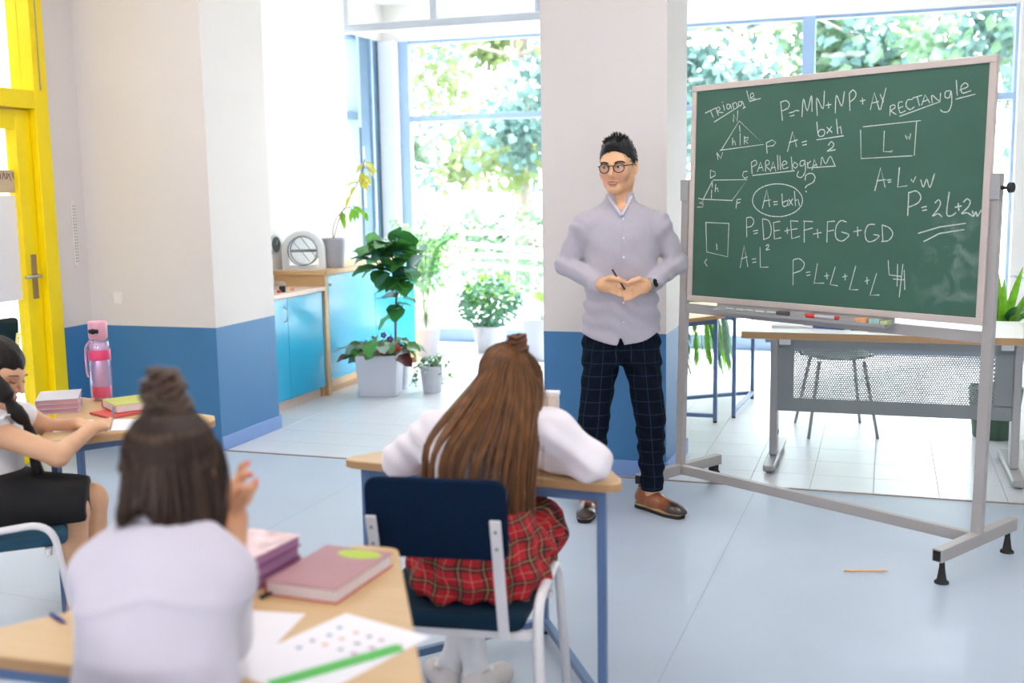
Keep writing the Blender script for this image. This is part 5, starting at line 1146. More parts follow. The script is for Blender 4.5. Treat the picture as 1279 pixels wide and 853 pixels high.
for S_, n, zmin in ((st, 46, .5), (st2, 20, .8), (st3, 22, .85)):
    for k in range(n):
        p = S_[min(len(S_)-1, int(rnd.uniform(.35 if S_ is st else .2, 1)*len(S_)))]
        if p.z < zmin: p = S_[-3]
        a = rnd.uniform(0, 6.28); up = rnd.uniform(-.45, .75) if k < n-4 else 1.6
        put_leaf(rnd.choice(fm), pl, p, (math.cos(a), math.sin(a), up), rnd.uniform(.15, .23), rnd.uniform(-.4, .4))
# white planter with begonias
bp_ = thing('begonia_planter', 'square white planter full of mottled begonias beside the sideboard', 'plant', (-3.53, 7.42, 0), R_(14))
mb = MB(); a, b, h = .135, .155, .31
for z, s in ((0, a), (h, b), (h, b-.012), (h-.04, b-.014)): mb.v += [(-s, -s, z), (s, -s, z), (s, s, z), (-s, s, z)]
mb.f = [(3, 2, 1, 0)]+[(4*j+k, 4*j+(k+1) % 4, 4*j+4+(k+1) % 4, 4*j+4+k) for j in range(3) for k in range(4)]+[(12, 13, 14, 15)]; mb.mi = [0]*len(mb.f); mb.build('pot', POTW, bp_, bevel=.004)
MB().box(-.14, .14, -.14, .14, .265, .275).build('soil', SOIL, bp_)
bm = [leaf_mesh('begonia_leaf', m, lambda t: .48*math.sin(math.pi*min(1, t**.7))**.6+.02, .35, .2, 6, k, .05) for k, m in enumerate((BEGO, BEGO, SILV, BEGD, GR2))]
for k in range(44):
    a = rnd.uniform(0, 6.28); rr = rnd.uniform(0, .1); p0 = Vector((math.cos(a)*rr, math.sin(a)*rr, .27)); out = rnd.uniform(.05, .17); p1 = p0+Vector((math.cos(a)*out, math.sin(a)*out, rnd.uniform(.03, .15)))
    MB().tube([p0, (p0+p1)/2+Vector((0, 0, .03)), p1], .0035, 5).build('stalk', mat('pale_pink_stalk', 'C79A86', .5) if k % 3 else STEMG, bp_, smooth=True)
    put_leaf(bm[k % 5 if k % 10 < 5 else rnd.choice((0, 1, 2))], bp_, p1, (math.cos(a), math.sin(a), rnd.uniform(-.7, .1)), rnd.uniform(.08, .14), rnd.uniform(-.5, .5))
for c, m in (((.09, -.05, .42), '6B2E7A'), ((.03, .02, .44), '6B2E7A'), ((.13, -.08, .36), 'C83A2E'), ((.15, -.06, .35), 'D8452F')):
    fl = MB()
    for i in range(5): an = i*1.256; fl.ball((c[0]+.014*math.cos(an), c[1], c[2]+.014*math.sin(an)), .011, 8, 5, (1, .5, 1))
    tag(fl.build('flower', mat('flower_'+m, m, .5, var=.15), bp_, smooth=True), kind='stuff')
    MB().tube([(c[0]*.5, c[1]*.5, .28), c], .0025, 5).build('stalk', STEMG, bp_, smooth=True)
# trailing ivy in a small pot beside the planter
iv = thing('ivy_pot', 'small trailing ivy with pale leaves spilling from a white pot', 'plant', (-3.19, 7.60, 0))
pot(iv, .07, .09, .2, POTW)
for k in range(9):
    a = k*.7; P_ = spline([(0, 0, .19), (.06*math.cos(a), .06*math.sin(a), .26), (.12*math.cos(a), .12*math.sin(a), .22+.05*math.sin(k)), (.16*math.cos(a), .16*math.sin(a), .1+.08*math.sin(k*2))], 5)
    MB().tube(P_, .002, 5).build('stem', STEMG, iv, smooth=True); vv, ff = simple_leaf(.38); lv = MB()
    for i in range(2, len(P_)): add_leaf(lv, vv, ff, P_[i], (rnd.uniform(-1, 1), rnd.uniform(-1, 1), rnd.uniform(-.5, .3)), rnd.uniform(.03, .05))
    tag(lv.build('leaves', GREYG if k % 2 else GR2, iv), kind='stuff')
# slim tree in a lilac pot by the window
def leafy_cloud(name, parent, n, centre, rad, L, m, rn, w=.3, droop=0., hollow=.2):
    vv, ff = simple_leaf(w); lv = MB()
    for k in range(n):
        while True:
            q = Vector((rn.uniform(-1, 1), rn.uniform(-1, 1), rn.uniform(-1, 1)))
            if hollow < q.length < 1: break
        p = Vector(centre)+Vector((q.x*rad[0], q.y*rad[1], q.z*rad[2])); d = Vector((q.x+rn.uniform(-.6, .6), q.y+rn.uniform(-.6, .6), q.z*.4+rn.uniform(-.5, .5)-droop))
        add_leaf(lv, vv, ff, p, d, L*rn.uniform(.7, 1.25), rn.uniform(-1, 1))
    return tag(lv.build(name, m, parent), kind='stuff')
sl = thing('slim_potted_tree', 'slim young tree with airy leaves in a pale lilac pot', 'plant', (-4.20, 9.86, 0))
pot(sl, .115, .155, .30, POTL)
for P_ in ([(0, 0, .27), (.0, 0, .45), (-.02, 0, .62), (-.03, 0, .85), (-.02, .02, 1.1)], [(.0, 0, .42), (.05, 0, .55), (.08, .02, .8), (.12, .02, 1.05)], [(-.03, 0, .75), (-.1, 0, .9), (-.18, 0, 1.02)]): MB().tube(spline(P_, 5), .007, 7).build('stem', STEMB, sl, smooth=True)
leafy_cloud('leaves', sl, 330, (.07, 0, 1.0), (.36, .25, .24), .075, mat('pale_leaf', '8FB46B', .4, var=.3, vs=8, transl=.45), rnd, .24, .3, .1); leafy_cloud('leaves', sl, 90, (.08, 0, .68), (.16, .14, .14), .07, GR2, rnd, .24, .3, .1)
# round bush in a white pot
bu = thing('potted_bush', 'round grey-green bush in a wide white pot before the window', 'plant', (-3.46, 9.66, 0))
pot(bu, .12, .165, .25, POTW)
for k in range(7): a = k*.9; MB().tube(spline([(.03*math.cos(a), .03*math.sin(a), .22), (.08*math.cos(a), .08*math.sin(a), .36), (.16*math.cos(a), .16*math.sin(a), .52)], 4), .004, 6).build('stem', STEMG, bu, smooth=True)
leafy_cloud('leaves', bu, 900, (0, 0, .46), (.29, .26, .22), .06, mat('blue_green_small_leaf', '6E9E84', .5, var=.3, vs=10, transl=.35), rnd, .34, .1, .5); leafy_cloud('leaves', bu, 300, (.02, 0, .56), (.25, .24, .17), .05, GR3, rnd, .34, 0, .6)
# large pot with a split leaf, half hidden by the pillar
mo = thing('split_leaf_plant', 'white pot with one bright green split leaf half hidden by the pillar', 'plant', (-2.84, 9.3, 0))
pot(mo, .14, .19, .37, POTW)
MB().tube(spline([(0, 0, .34), (.0, 0, .48), (-.02, 0, .57)], 5), .005, 6).build('stalk', STEMG, mo, smooth=True); ml = leaf_mesh('split_leaf', GR3, lambda t: .5*math.sin(math.pi*t**.7)**.6*(1-.35*(int(t*9) % 2))+.02, .35, .15, 9, 1)
put_leaf(ml, mo, (-.1, 0, .58), (1, -.6, -.1), .17, .3); put_leaf(ml, mo, (.03, 0, .5), (.7, .5, .3), .15, -.3)
MB().tube(spline([(-.05, 0, .34), (-.14, -.05, .42), (-.2, -.05, .45)], 4), .003, 6).build('stalk', STEMB, mo, smooth=True)
leafy_cloud('ground_leaves', mo, 60, (0, 0, .375), (.15, .15, .02), .04, GREYG, rnd)
# yellowish trailing plant in the grey pot on the sideboard
gp = thing('sideboard_plant', 'grey pot with a leggy yellow-green plant on the sideboard', 'plant', (-3.985, 7.62, .93))
pot(gp, .078, .1, .225, POTG)
for k, (P_, nl) in enumerate((([(0, 0, .2), (.0, .02, .32), (.05, .06, .42), (.13, .1, .46), (.2, .14, .40)], 8), ([(0, 0, .2), (.04, .05, .38), (.12, .14, .58), (.17, .2, .72), (.18, .22, .82)], 12))):
    S_ = spline(P_, 5); MB().tube(S_, .004, 6).build('stem', STEMB, gp, smooth=True); lm = leaf_mesh('narrow_leaf', YELG if k else GR3, lambda t: .2*math.sin(math.pi*t)**.8+.01, .5, .2, 5, k)
    for i in range(nl): p = S_[int(len(S_)*(.45+.54*i/nl))]; a = rnd.uniform(0, 6.28); put_leaf(lm, gp, p, (math.cos(a), math.sin(a), rnd.uniform(-1.2, .4)), rnd.uniform(.09, .14), rnd.uniform(-.5, .5))
# tree-fern like stalks behind the fig
fe = thing('feathery_plant', 'feathery pale plant standing behind the glossy fig', 'plant', (-3.95, 9.3, 0))
pot(fe, .1, .13, .26, POTW)
for k in range(9):
    a = k*.75; P_ = spline([(0, 0, .24), (.06*math.cos(a), .06*math.sin(a), .7), (.16*math.cos(a), .16*math.sin(a), 1.05+.06*math.sin(k*3)), (.30*math.cos(a), .30*math.sin(a), 1.12+.12*math.sin(k*2))], 6)
    MB().tube(P_, .0035, 6).build('stalk', STEMG, fe, smooth=True); vv, ff = simple_leaf(.14, .3); lv = MB()
    for i in range(7, len(P_)):
        for s in (-1, 1):
            for q in range(2): add_leaf(lv, vv, ff, P_[i], (-math.sin(a)*s+math.cos(a)*.4, math.cos(a)*s+math.sin(a)*.4, -.25+.3*q), .1, 0)
    tag(lv.build('leaflets', GREYG if k % 2 else GR2, fe), kind='stuff')
# palm behind the chalkboard
pa = thing('potted_palm', 'feathery palm drooping behind the chalkboard and pillar', 'plant', (-1.55, 8.45, 0))
pot(pa, .12, .15, .28, POTW)
for k in range(15):
    a = -1.3+k*.42+rnd.uniform(-.1, .1); H_ = rnd.uniform(.45, .95); rr = rnd.uniform(.28, .5)
    P_ = spline([(0, 0, .25), (.1*math.cos(a), .1*math.sin(a), .25+H_*.6), (rr*.7*math.cos(a), rr*.7*math.sin(a), .25+H_*.75), (rr*1.1*math.cos(a), rr*1.1*math.sin(a), .2+H_*.45), (rr*1.25*math.cos(a), rr*1.25*math.sin(a), .12+H_*.2)], 6)
    fr_ = MB().tube(P_, .004, 6).build('frond', STEMG, pa, smooth=True); lv = MB(); vv, ff = simple_leaf(.06, .25)
    for i in range(8, len(P_)):
        t = (P_[i]-P_[i-1]).normalized(); sd = t.cross(Vector((0, 0, 1))).normalized()
        for s in (-1, 1): add_leaf(lv, vv, ff, P_[i], t*.7+sd*s*.7+Vector((0, 0, -.25)), rnd.uniform(.17, .24), .3*s); add_leaf(lv, vv, ff, (P_[i]+P_[i-1])/2, t*.7+sd*s*.7+Vector((0, 0, -.2)), rnd.uniform(.17, .24), .3*s)
    tag(lv.build('leaflets', (GR2, GR3, GREYG)[k % 3], fr_), kind='stuff')
# strap-leaved plant behind the teacher's desk
dr_ = thing('dracaena', 'strap-leaved green plant behind the teacher desk beside the board post', 'plant', (.65, 7.0, 0))
pot(dr_, .12, .15, .3, mat('dark_green_pot', '3F5A4A', .5))
MB().tube([(0, 0, .26), (.01, 0, .5), (.02, 0, .66)], .016, 10).build('stem', STEMB, dr_, smooth=True)
dm = [leaf_mesh('strap_leaf', m, lambda t: .055*(1-t**3)*min(1, .35+t*3), b, .3, 9, 1) for m, b in ((GR2, .15), (GR3, .1), (GR1, .5), (GR2, .7))]
for k in range(34):
    a = rnd.uniform(0, 6.28); up = rnd.uniform(.4, 2.2); up = 2.4 if k < 5 else up; put_leaf(dm[1 if up > 1.6 else rnd.choice((0, 2, 3))], dr_, (.02, 0, .5+.18*rnd.random()), (math.cos(a), math.sin(a), up), rnd.uniform(.36, .55), rnd.uniform(-.4, .4))
bpot = thing('blue_pot_plant', 'dark blue flower pot with arching leaves on a stand behind the desk', 'plant', (1.0, 7.3, 0))
MB().box(-.15, .15, -.15, .15, .62, .65).box(-.13, -.1, -.13, -.1, 0, .62).box(.1, .13, -.13, -.1, 0, .62).box(-.13, -.1, .1, .13, 0, .62).box(.1, .13, .1, .13, 0, .62).build('stand', WOODC, bpot, bevel=.003)
pot(bpot, .075, .1, .19, mat('dark_blue_glazed_pot', '1E5A86', .3), c=(0, 0, .65))
for k in range(12): a = rnd.uniform(0, 6.28); put_leaf(dm[k % 4], bpot, (0, 0, .82), (math.cos(a), math.sin(a), rnd.uniform(.5, 1.8)), rnd.uniform(.25, .38), 0)
# ================================================================== small things
PAPER = mat('white_paper', 'F1EDF0', .7, var=.015)
def on_board(x, z, dy=-.045): return Vector(bd.matrix_basis @ Vector((x, BY+dy+LEAN*z, z)))
bpy.context.view_layer.update()
BANG = math.atan2(-.517, .856)
def flat(name, label, cat, loc, rot, poly, h, m, group=None, bevel=.0):
    o = MB().prism(poly, 0, h).build(name, m, None, bevel=bevel); o.location = loc; o.rotation_euler = (0, 0, rot); tag(o, label, cat, group); return o
rect = lambda w, d: [(-w/2, -d/2), (w/2, -d/2), (w/2, d/2), (-w/2, d/2)]
def book(name, label, cat, loc, rot, w, d, h, cover, pages, back=None, group=None):
    t = thing(name, label, cat, loc, rot, group); c = back or cover
    MB().box(-w/2, w/2, -d/2, d/2, 0, .0025).build('back_cover', c, t, bevel=.0008); MB().box(-w/2, w/2, -d/2, d/2, h-.0025, h).build('front_cover', cover, t, bevel=.0008)
    MB().box(-w/2, -w/2+.003, -d/2, d/2, .0025, h-.0025).build('spine', c, t); MB().box(-w/2+.003, w/2-.004, -d/2+.004, d/2-.004, .0025, h-.0025).build('pages', pages, t); return t
MAUVE = mat('mauve_cover', 'B07F84', .5, var=.05, vs=8); PURP = mat('purple_cover', '8A4A78', .45, var=.06); PGW = mat('page_edges', 'EFE6E8', .8, var=.05, vs=80, stretch=(1, 1, 30)); PGM = mat('mauve_page_edges', 'B888B0', .8, var=.06, vs=80, stretch=(1, 1, 30)); LIME = mat('lime_sticker', 'B4CB3A', .5, var=.08, vs=30)
FLORAL = mat('floral_cover', 'E9C9C9', .5, var=.35, vs=30)
# near desk
b1 = book('hardback_book', 'thick pink-brown book with a lime oval sticker on the near desk', 'book', (-1.072, 1.985, .7), R_(-3), .165, .24, .03, MAUVE, PGW, mat('red_cover', 'C0453A', .5))
MB().prism([(.035*math.cos(a)*1.45+.02, .022*math.sin(a)*1.2+.085) for a in [i*2*math.pi/24 for i in range(24)]], .03, .0306).build('sticker', LIME, b1)
for k, (z, r) in enumerate(((.7, -8), (.7242, -3), (.7484, -6))):
    book('notebook', ('mauve notebook at the bottom of the stack beside the dark-haired girl', 'mauve notebook in the middle of the stack beside the dark-haired girl', 'floral-covered notebook on top of the stack beside the dark-haired girl')[k], 'notebook', (-1.245, 1.945, z), R_(r), .13, .2, .024, FLORAL if k == 2 else PURP, PGM, PURP, 'notebook stack on the near desk')
tag(MB().tube([(-1.155, 1.845, .704), (-1.125, 1.985, .704)], .0038, 8).build('pen', RUBBER, None, smooth=True), 'black pen lying beside the mauve notebook stack', 'pen')
pp = flat('worksheet', 'white worksheet with small coloured pictures under the green ruler', 'paper', (-.902, 1.652, .7003), R_(-17), rect(.21, .30), .0006, PAPER)
rn = random.Random(3)
for k in range(16):
    x, y = -.06+.035*(k % 5)+rn.uniform(-.006, .006), .09-.035*(k//5); c = ('8FA3B5', 'E0B890', '9AA0A8', 'C9A0B0', 'B7C79A')[k % 5]
    MB().prism([(x+.008*math.cos(a)*rn.uniform(.6, 1.1), y+.006*math.sin(a)) for a in [i*1.05 for i in range(6)]], .0006, .0008).build('printed_picture', mat('print_'+c, c, .7), pp)
flat('sheet', 'blank white sheet half under the dark-haired girl elbow', 'paper', (-1.115, 1.64, .7001), R_(8), rect(.21, .297), .0004, PAPER)
flat('ruler', 'bright green plastic ruler lying across the worksheet', 'ruler', (-.862, 1.605, .7012), R_(54), rpoly(rect(.245, .028), .004, 3), .003, mat('green_plastic_ruler', '5FD65A', .3, var=.05, transl=.3), bevel=.0006)
tag(MB().tube([(-1.50, 1.655, .704), (-1.46, 1.635, .704)], .004, 8).tube([(-1.46, 1.635, .704), (-1.44, 1.625, .704)], [.004, .001], 8).build('pen', mat('blue_pen_body', '23338F', .3), None, smooth=True), 'small blue pen on the left corner of the near desk', 'pen')
# middle desk
cb = thing('storage_box', 'cream upright box with a bolt at the tip of the middle desk', 'box', (-1.075, 3.44, .7), R_(6))
MB().box(-.075, .075, -.02, .02, 0, .135).build('body', mat('cream_board', 'E3D8CC', .55, var=.04), cb, bevel=.003); MB().box(-.078, .078, -.022, .022, .125, .14).build('lid', mat('white_board_edge', 'F0EEEE', .5), cb, bevel=.003); MB().ball((.045, -.021, .03), .006, 8, 5, (1, .6, 1)).build('bolt', SCREW, cb, smooth=True)
flat('sheet', 'white sheet under the arms of the girl with long hair', 'paper', (-1.06, 3.1, .7002), R_(5), rect(.21, .297), .0004, PAPER)
# desk by the door
tb_ = thing('water_bottle', 'clear pink water bottle with a flip lid on the desk by the door', 'bottle', (-2.92, 3.585, .7))
CLP = glass_mat('clear_pink_plastic', (.97, .86, .92), .14, .08); PINK = mat('hot_pink_band', 'EE4B7C', .4, var=.05); PINKL = mat('pale_pink_lid', 'EBA9BC', .35, var=.05)
MB().lathe([(.030, .0), (.034, .004), (.034, .19), (.031, .212), (.027, .222)], 28, (0, 0, 0), cap=False).build('shell', CLP, tb_, smooth=True); MB().lathe([(.026, .006), (.029, .01), (.029, .2), (.022, .21)], 24).build('liner', mat('pearly_liner', 'C9B7D4', .2, metal=.35, var=.4, vs=25, stretch=(1, 1, .05)), tb_, smooth=True)
MB().lathe([(.0345, .145), (.0352, .148), (.0352, .178), (.0345, .181)], 28, cap=False).build('band', PINK, tb_, smooth=True); MB().lathe([(.0295, .012), (.0303, .015), (.0303, .045), (.0295, .05)], 24, cap=False).build('ring_print', PINK, tb_, smooth=True)
MB().lathe([(.027, .218), (.030, .222), (.030, .275), (.027, .28)], 28).build('lid', PINKL, tb_, smooth=True); MB().obox((.006, -.029, .247), .034, .01, .014).ball((.006, -.033, .247), .01, 8, 5).build('latch', RUBBER, tb_, bevel=.002)
MB().tube(spline([(-.03, -.005, .21), (-.046, -.01, .18), (-.046, -.01, .1), (-.04, -.01, .08)], 5), .0035, 6).build('strap', PINKL, tb_, smooth=True)
tb_.scale = (1.2, 1.2, 1.12)
PKN = mat('pink_notebook_cover', 'D4A0A6', .5, var=.05); GYC = mat('grey_notebook_cover', 'C9C6CE', .5, var=.05)
for k, (z, r) in enumerate(((.7, 34), (.7182, 38), (.7364, 36))):
    book('notebook', ('pink notebook at the bottom of the stack behind the writing girl', 'pink notebook in the middle of the stack behind the writing girl', 'grey-covered notebook on top of the stack behind the writing girl')[k], 'notebook', (-2.955, 3.385, z), R_(r), .15, .21, .018, GYC if k == 2 else PKN, mat('pink_page_edges', 'DDA6AE', .8), GYC, 'notebook stack by the door')
rb_ = book('red_notebook', 'flat red notebook lying under the yellow-green book', 'notebook', (-2.66, 3.385, .7), R_(-24), .15, .2, .008, mat('bright_red_cover', 'D8483C', .5, var=.06), PGW)
gb = book('green_book', 'thick yellow-green book with red spine beside the water bottle', 'book', (-2.655, 3.47, .7082), R_(-34), .17, .235, .03, mat('yellow_green_cover', 'C3C766', .5, var=.12, vs=9), PGW, mat('red_spine', 'C7503F', .5))
flat('notebook_page', 'open white exercise page under the hands of the writing girl', 'paper', (-2.59, 3.165, .7002), R_(20), rect(.27, .19), .003, PAPER)
pn = tag(MB().tube([(.345, .125, .79), (.325, .135, .718), (.322, .137, .708)], [.0036, .0036, .001], 8).build('pen', mat('grey_pen', '8A8A92', .3), None, smooth=True), 'grey pen in the hand of the writing girl', 'pen'); pn.location = O0; pn.rotation_euler = (0, 0, YAW)
# on the tray
def tray_item(name, label, cat, x, w, h, d, m, dz=0., dy=-.045):
    z = .9295; p = on_board(x, z, dy); o = MB().box(-w/2, w/2, -d/2, d/2, 0, h).build(name, m, None, bevel=.002); o.location = p+Vector((0, 0, dz)); o.rotation_euler = (0, 0, BANG+dz*0); tag(o, label, cat); return o
tray_item('board_eraser', 'dark felt eraser on the chalk tray', 'eraser', .605, .055, .018, .03, mat('dark_felt', '5A5356', .9))
mk = thing('marker', 'white marker with a red cap on the chalk tray', 'marker', on_board(.80, .9385), BANG); MB().tube([(-.03, 0, 0), (.07, 0, 0)], .008, 10).build('barrel', POTW, mk, smooth=True); MB().tube([(-.075, 0, 0), (-.03, 0, 0)], .009, 10).build('cap', mat('red_cap', 'D83A30', .4), mk, smooth=True); MB().tube([(.07, 0, 0), (.085, 0, 0)], .0085, 10).build('end_plug', mat('red_cap', 'D83A30', .4), mk, smooth=True)
tray_item('sponge', 'orange sponge on the chalk tray', 'sponge', 1.0, .05, .02, .035, mat('orange_sponge', 'F0AE7E', .9, var=.15, vs=60)); tray_item('sponge', 'pale teal sponge beside the orange one', 'sponge', 1.062, .05, .02, .035, mat('teal_sponge', 'A9CCC6', .9, var=.15, vs=60))
for k, x in enumerate((.30, .36, .41, .47, .53, .56)): 
    o = MB().tube([(-.022, 0, 0), (.022, 0, 0)], .005, 8).build('chalk_stick', CHW, None, smooth=True); o.location = on_board(x, .9355, -.03); o.rotation_euler = (0, 0, BANG+.1*math.sin(k*3)); tag(o, 'short white chalk stick on the left half of the tray', 'chalk', 'chalk sticks on the tray')
tray_item('sponge', 'yellow-green cloth pad at the right end of the chalk tray', 'sponge', 1.105, .03, .016, .035, mat('yellow_green_pad', 'C9CF9A', .9, var=.15, vs=60))
# on the teacher's desk
flat('paper_stack', 'thin white paper stack at the left end of the teacher desk', 'paper', (-.45, 6.04, .75), R_(3), rect(.21, .15), .012, PAPER, bevel=.001)
bf = flat('blue_folder', 'narrow blue pencil case on the teacher desk', 'pencil case', (-.28, 6.0, .75), R_(-20), rpoly(rect(.22, .06), .012, 3), .022, mat('blue_case_fabric', '5878B8', .7, var=.1), bevel=.004)
tag(MB().tube([(-.15, 5.93, .755), (-.08, 5.925, .755)], .005, 8).build('pen', mat('navy_pen', '1D2B60', .3), None, smooth=True), 'navy pen beside the blue pencil case', 'pen')
flat('notepad', 'small grey notepad on the teacher desk', 'notepad', (.0, 5.92, .75), R_(4), rect(.13, .1), .01, mat('grey_pad', 'C9CACC', .6), bevel=.001); flat('notepad', 'small white notepad beside the grey one', 'notepad', (.155, 5.88, .75), R_(-8), rect(.12, .08), .012, PAPER, bevel=.001)
# white arch with a round tumbler on the sideboard
ac = thing('tumbler_display', 'round clear tumbler held in a white arched stand on the sideboard', 'ornament', (-4.13, 7.42, .93), R_(20))
mb = MB(); n = 28
for j, (yy) in enumerate((-.04, .04)):
    for rr, zz in ((.155, 0), (.113, 0)):
        for k in range(n+1):
            a = math.pi*k/n; mb.v.append((rr*math.cos(a)*1.02, yy, .135+rr*math.sin(a)*1.0))
q = n+1
for k in range(n):
    mb.f += [(k, k+1, q+k+1, q+k), (2*q+k+1, 2*q+k, 3*q+k, 3*q+k+1), (k+1, k, 2*q+k, 2*q+k+1), (q+k, q+k+1, 3*q+k+1, 3*q+k)]
mb.f += [(0, q, 3*q, 2*q), (n, 2*q+n, 3*q+n, q+n)]; mb.mi = [0]*len(mb.f); mb.box(-.158, -.113, -.04, .04, 0, .135).box(.113, .158, -.04, .04, 0, .135).box(-.113, .113, -.04, .04, 0, .025); mb.build('arch', mat('white_arch', 'F2F2F4', .4), ac)
SM = glass_mat('smoky_clear_plastic', (.78, .82, .86), .18, .05); mb = MB().tube([(0, -.055, .137), (0, .055, .137)], .108, 32); mb.build('drum', SM, ac)
for yy in (-.056, .056): MB().tube([(.108*math.cos(t), yy, .137+.108*math.sin(t)) for t in [i*2*math.pi/32 for i in range(33)]], .004, 6).build('rim', mat('grey_rim', '6E7478', .4), ac, smooth=True)
MB().bar((-.07, -.058, .215), (.055, -.058, .055), .006, .004).build('strut', mat('grey_rim', '6E7478', .4), ac); MB().bar((-.01, -.058, .243), (.1, -.058, .09), .006, .004).build('strut', mat('grey_rim', '6E7478', .4), ac); MB().bar((-.095, .0, .137), (.095, 0, .137), .012, .02).build('shelf', mat('grey_rim', '6E7478', .4), ac)
# on the low cabinet
wb = thing('weather_station', 'white box with a small green display on the low cabinet', 'box', (-3.99, 6.58, .815), R_(80)); MB().box(-.03, .03, -.02, .02, 0, .12).build('body', POTW, wb, bevel=.004); MB().box(-.022, .022, -.0215, -.02, .03, .09).build('display', mat('green_display', '6E8F78', .5, var=.2, vs=60), wb)
flat('toy_box', 'small black cube among the trinkets on the low cabinet', 'cube', (-3.965, 6.80, .815), R_(30), rect(.042, .042), .042, RUBBER, bevel=.003); flat('small_carton', 'small blue carton near the end wall on the low cabinet', 'box', (-4.14, 6.83, .815), R_(10), rect(.045, .045), .06, mat('bright_blue_card', '3F9FE0', .5), bevel=.002)
ob = MB()
for j in range(6):
    for k in range(14): a = k*2*math.pi/14; r = (.055, .06, .058, .055, .045, .03)[j]*(1+.08*math.sin(k*3+j)); ob.v.append((r*math.cos(a), r*math.sin(a), (0, .012, .03, .045, .055, .062)[j]))
ob.f = [(j*14+k, j*14+(k+1) % 14, j*14+14+(k+1) % 14, j*14+14+k) for j in range(5) for k in range(14)]+[tuple(range(13, -1, -1)), tuple(70+k for k in range(14))]; ob.mi = [0]*len(ob.f)
o = ob.build('plastic_bag', glass_mat('clear_film', (.95, .95, .95), .15, .2), None, smooth=True); o.location = (-4.10, 6.98, .815); tag(o, 'crumpled clear bag of trinkets on the low cabinet', 'bag')
for k, (x, y, c, lb) in enumerate(((-3.96, 6.745, 'D84A4A', 'small red block on the low cabinet'), (-3.945, 6.90, 'F08A9A', 'small pink block on the low cabinet'), (-4.01, 6.98, 'EADF3A', 'small yellow block on the low cabinet'))): flat('toy_block', lb, 'block', (x, y, .815), k, rect(.025, .02), .018, mat('block_'+c, c, .4), bevel=.002)
# on the walls
ck = thing('wall_clock', 'small round black-faced clock on the white alcove wall', 'clock', (-4.3, 7.28, 1.12)); MB().tube([(0, 0, 0), (.02, 0, 0)], .07, 28).build('case', POTW, ck, bevel=.004); MB().tube([(.02, 0, 0), (.023, 0, 0)], .058, 24).build('face', mat('dark_clock_face', '4A5450', .4), ck); MB().bar((.024, 0, 0), (.024, .02, .035), .004, .004).build('hand', POTW, ck)
sp_ = thing('perforated_strip', 'narrow white strip with a row of holes beside the yellow door', 'wall strip', (-4.525, 5.41, 1.09)); MB().box(0, .008, -.02, .02, 0, .39).build('plate', mat('ivory_strip', 'E4DDD6', .5), sp_, bevel=.003)
hl = MB()
for k in range(19):
    for s_ in (-.008, .008): hl.ball((.008, s_, .03+k*.018), .0038, 6, 4, (.4, 1, 1))
tag(hl.build('hole', mat('dark_hole', '5B5148', .8), sp_), kind='stuff')
flat('light_switch', 'white light switch plate on the left pillar', 'switch', (-4.322, 5.5095, .86), 0, [(-.03, -.008), (.03, -.008), (.03, 0), (-.03, 0)], .07, mat('white_switch', 'EDE6E1', .4), bevel=.003)
# sheets stuck on the glazed door
sg = MB().box(0, .001, -.24, 0, 0, .58).build('door_notice', PAPER, None); sg.location = (-4.581, 5.055, .93); tag(sg, 'white paper sheet taped to the glass of the yellow door', 'paper')
cg = thing('cardboard_sign', 'brown cardboard sign with handwriting on the glazed door', 'sign', (-4.581, 5.045, 1.525)); MB().box(0, .002, -.26, 0, 0, .125).build('card', mat('brown_card', 'CDB497', .7, var=.08), cg)
sc = MB(); x = -.2
for k, st_ in enumerate(([(0, 0), (.012, .03), (.024, 0)], [(.03, 0), (.03, .03), (.045, .004), (.045, .03)], [(.055, .028), (.055, 0), (.068, .0), (.068, .028)], [(.078, 0), (.09, .035), (.1, 0)], [(.112, .035), (.108, .0), (.125, .03), (.135, -.01)], [(.14, .03), (.155, .035), (.15, .015), (.165, 0)])):
    for a, b in zip(st_[:-1], st_[1:]): sc.bar((.0028, x+a[0]*1.1, .075+a[1]), (.0028, x+b[0]*1.1, .075+b[1]), .004, .001)
tag(sc.build('handwriting', mat('dark_ink', '4A4038', .8), cg), kind='stuff')
# hanging strip lamp in the alcove
ll = thing('strip_lamp', 'white strip lamp hanging below the alcove ceiling', 'lamp', (-3.55, 8.7, 2.86)); MB().box(-1.03, 1.4, -.05, .05, -.04, .03).build('housing', mat('white_lamp_housing', 'B9BDC6', .4), ll, bevel=.012)
for x in (-.8, 0, .9): MB().box(x-.03, x+.03, -.02, .02, .03, .44).build('bracket', mat('white_lamp_housing', 'B9BDC6', .4), ll, bevel=.004)
# orange pencil on the floor
pc_ = thing('floor_pencil', 'thin orange pencil lying on the floor before the board stand', 'pencil', (-.03, 4.377, .004), R_(16)); MB().tube([(-.085, 0, 0), (.07, 0, 0)], .0035, 6).build('barrel', mat('orange_pencil', 'E3B07C', .5), pc_); MB().tube([(.07, 0, 0), (.09, 0, 0)], [.0035, .0005], 6).build('point', mat('pale_wood_point', 'E8D0A8', .6), pc_)
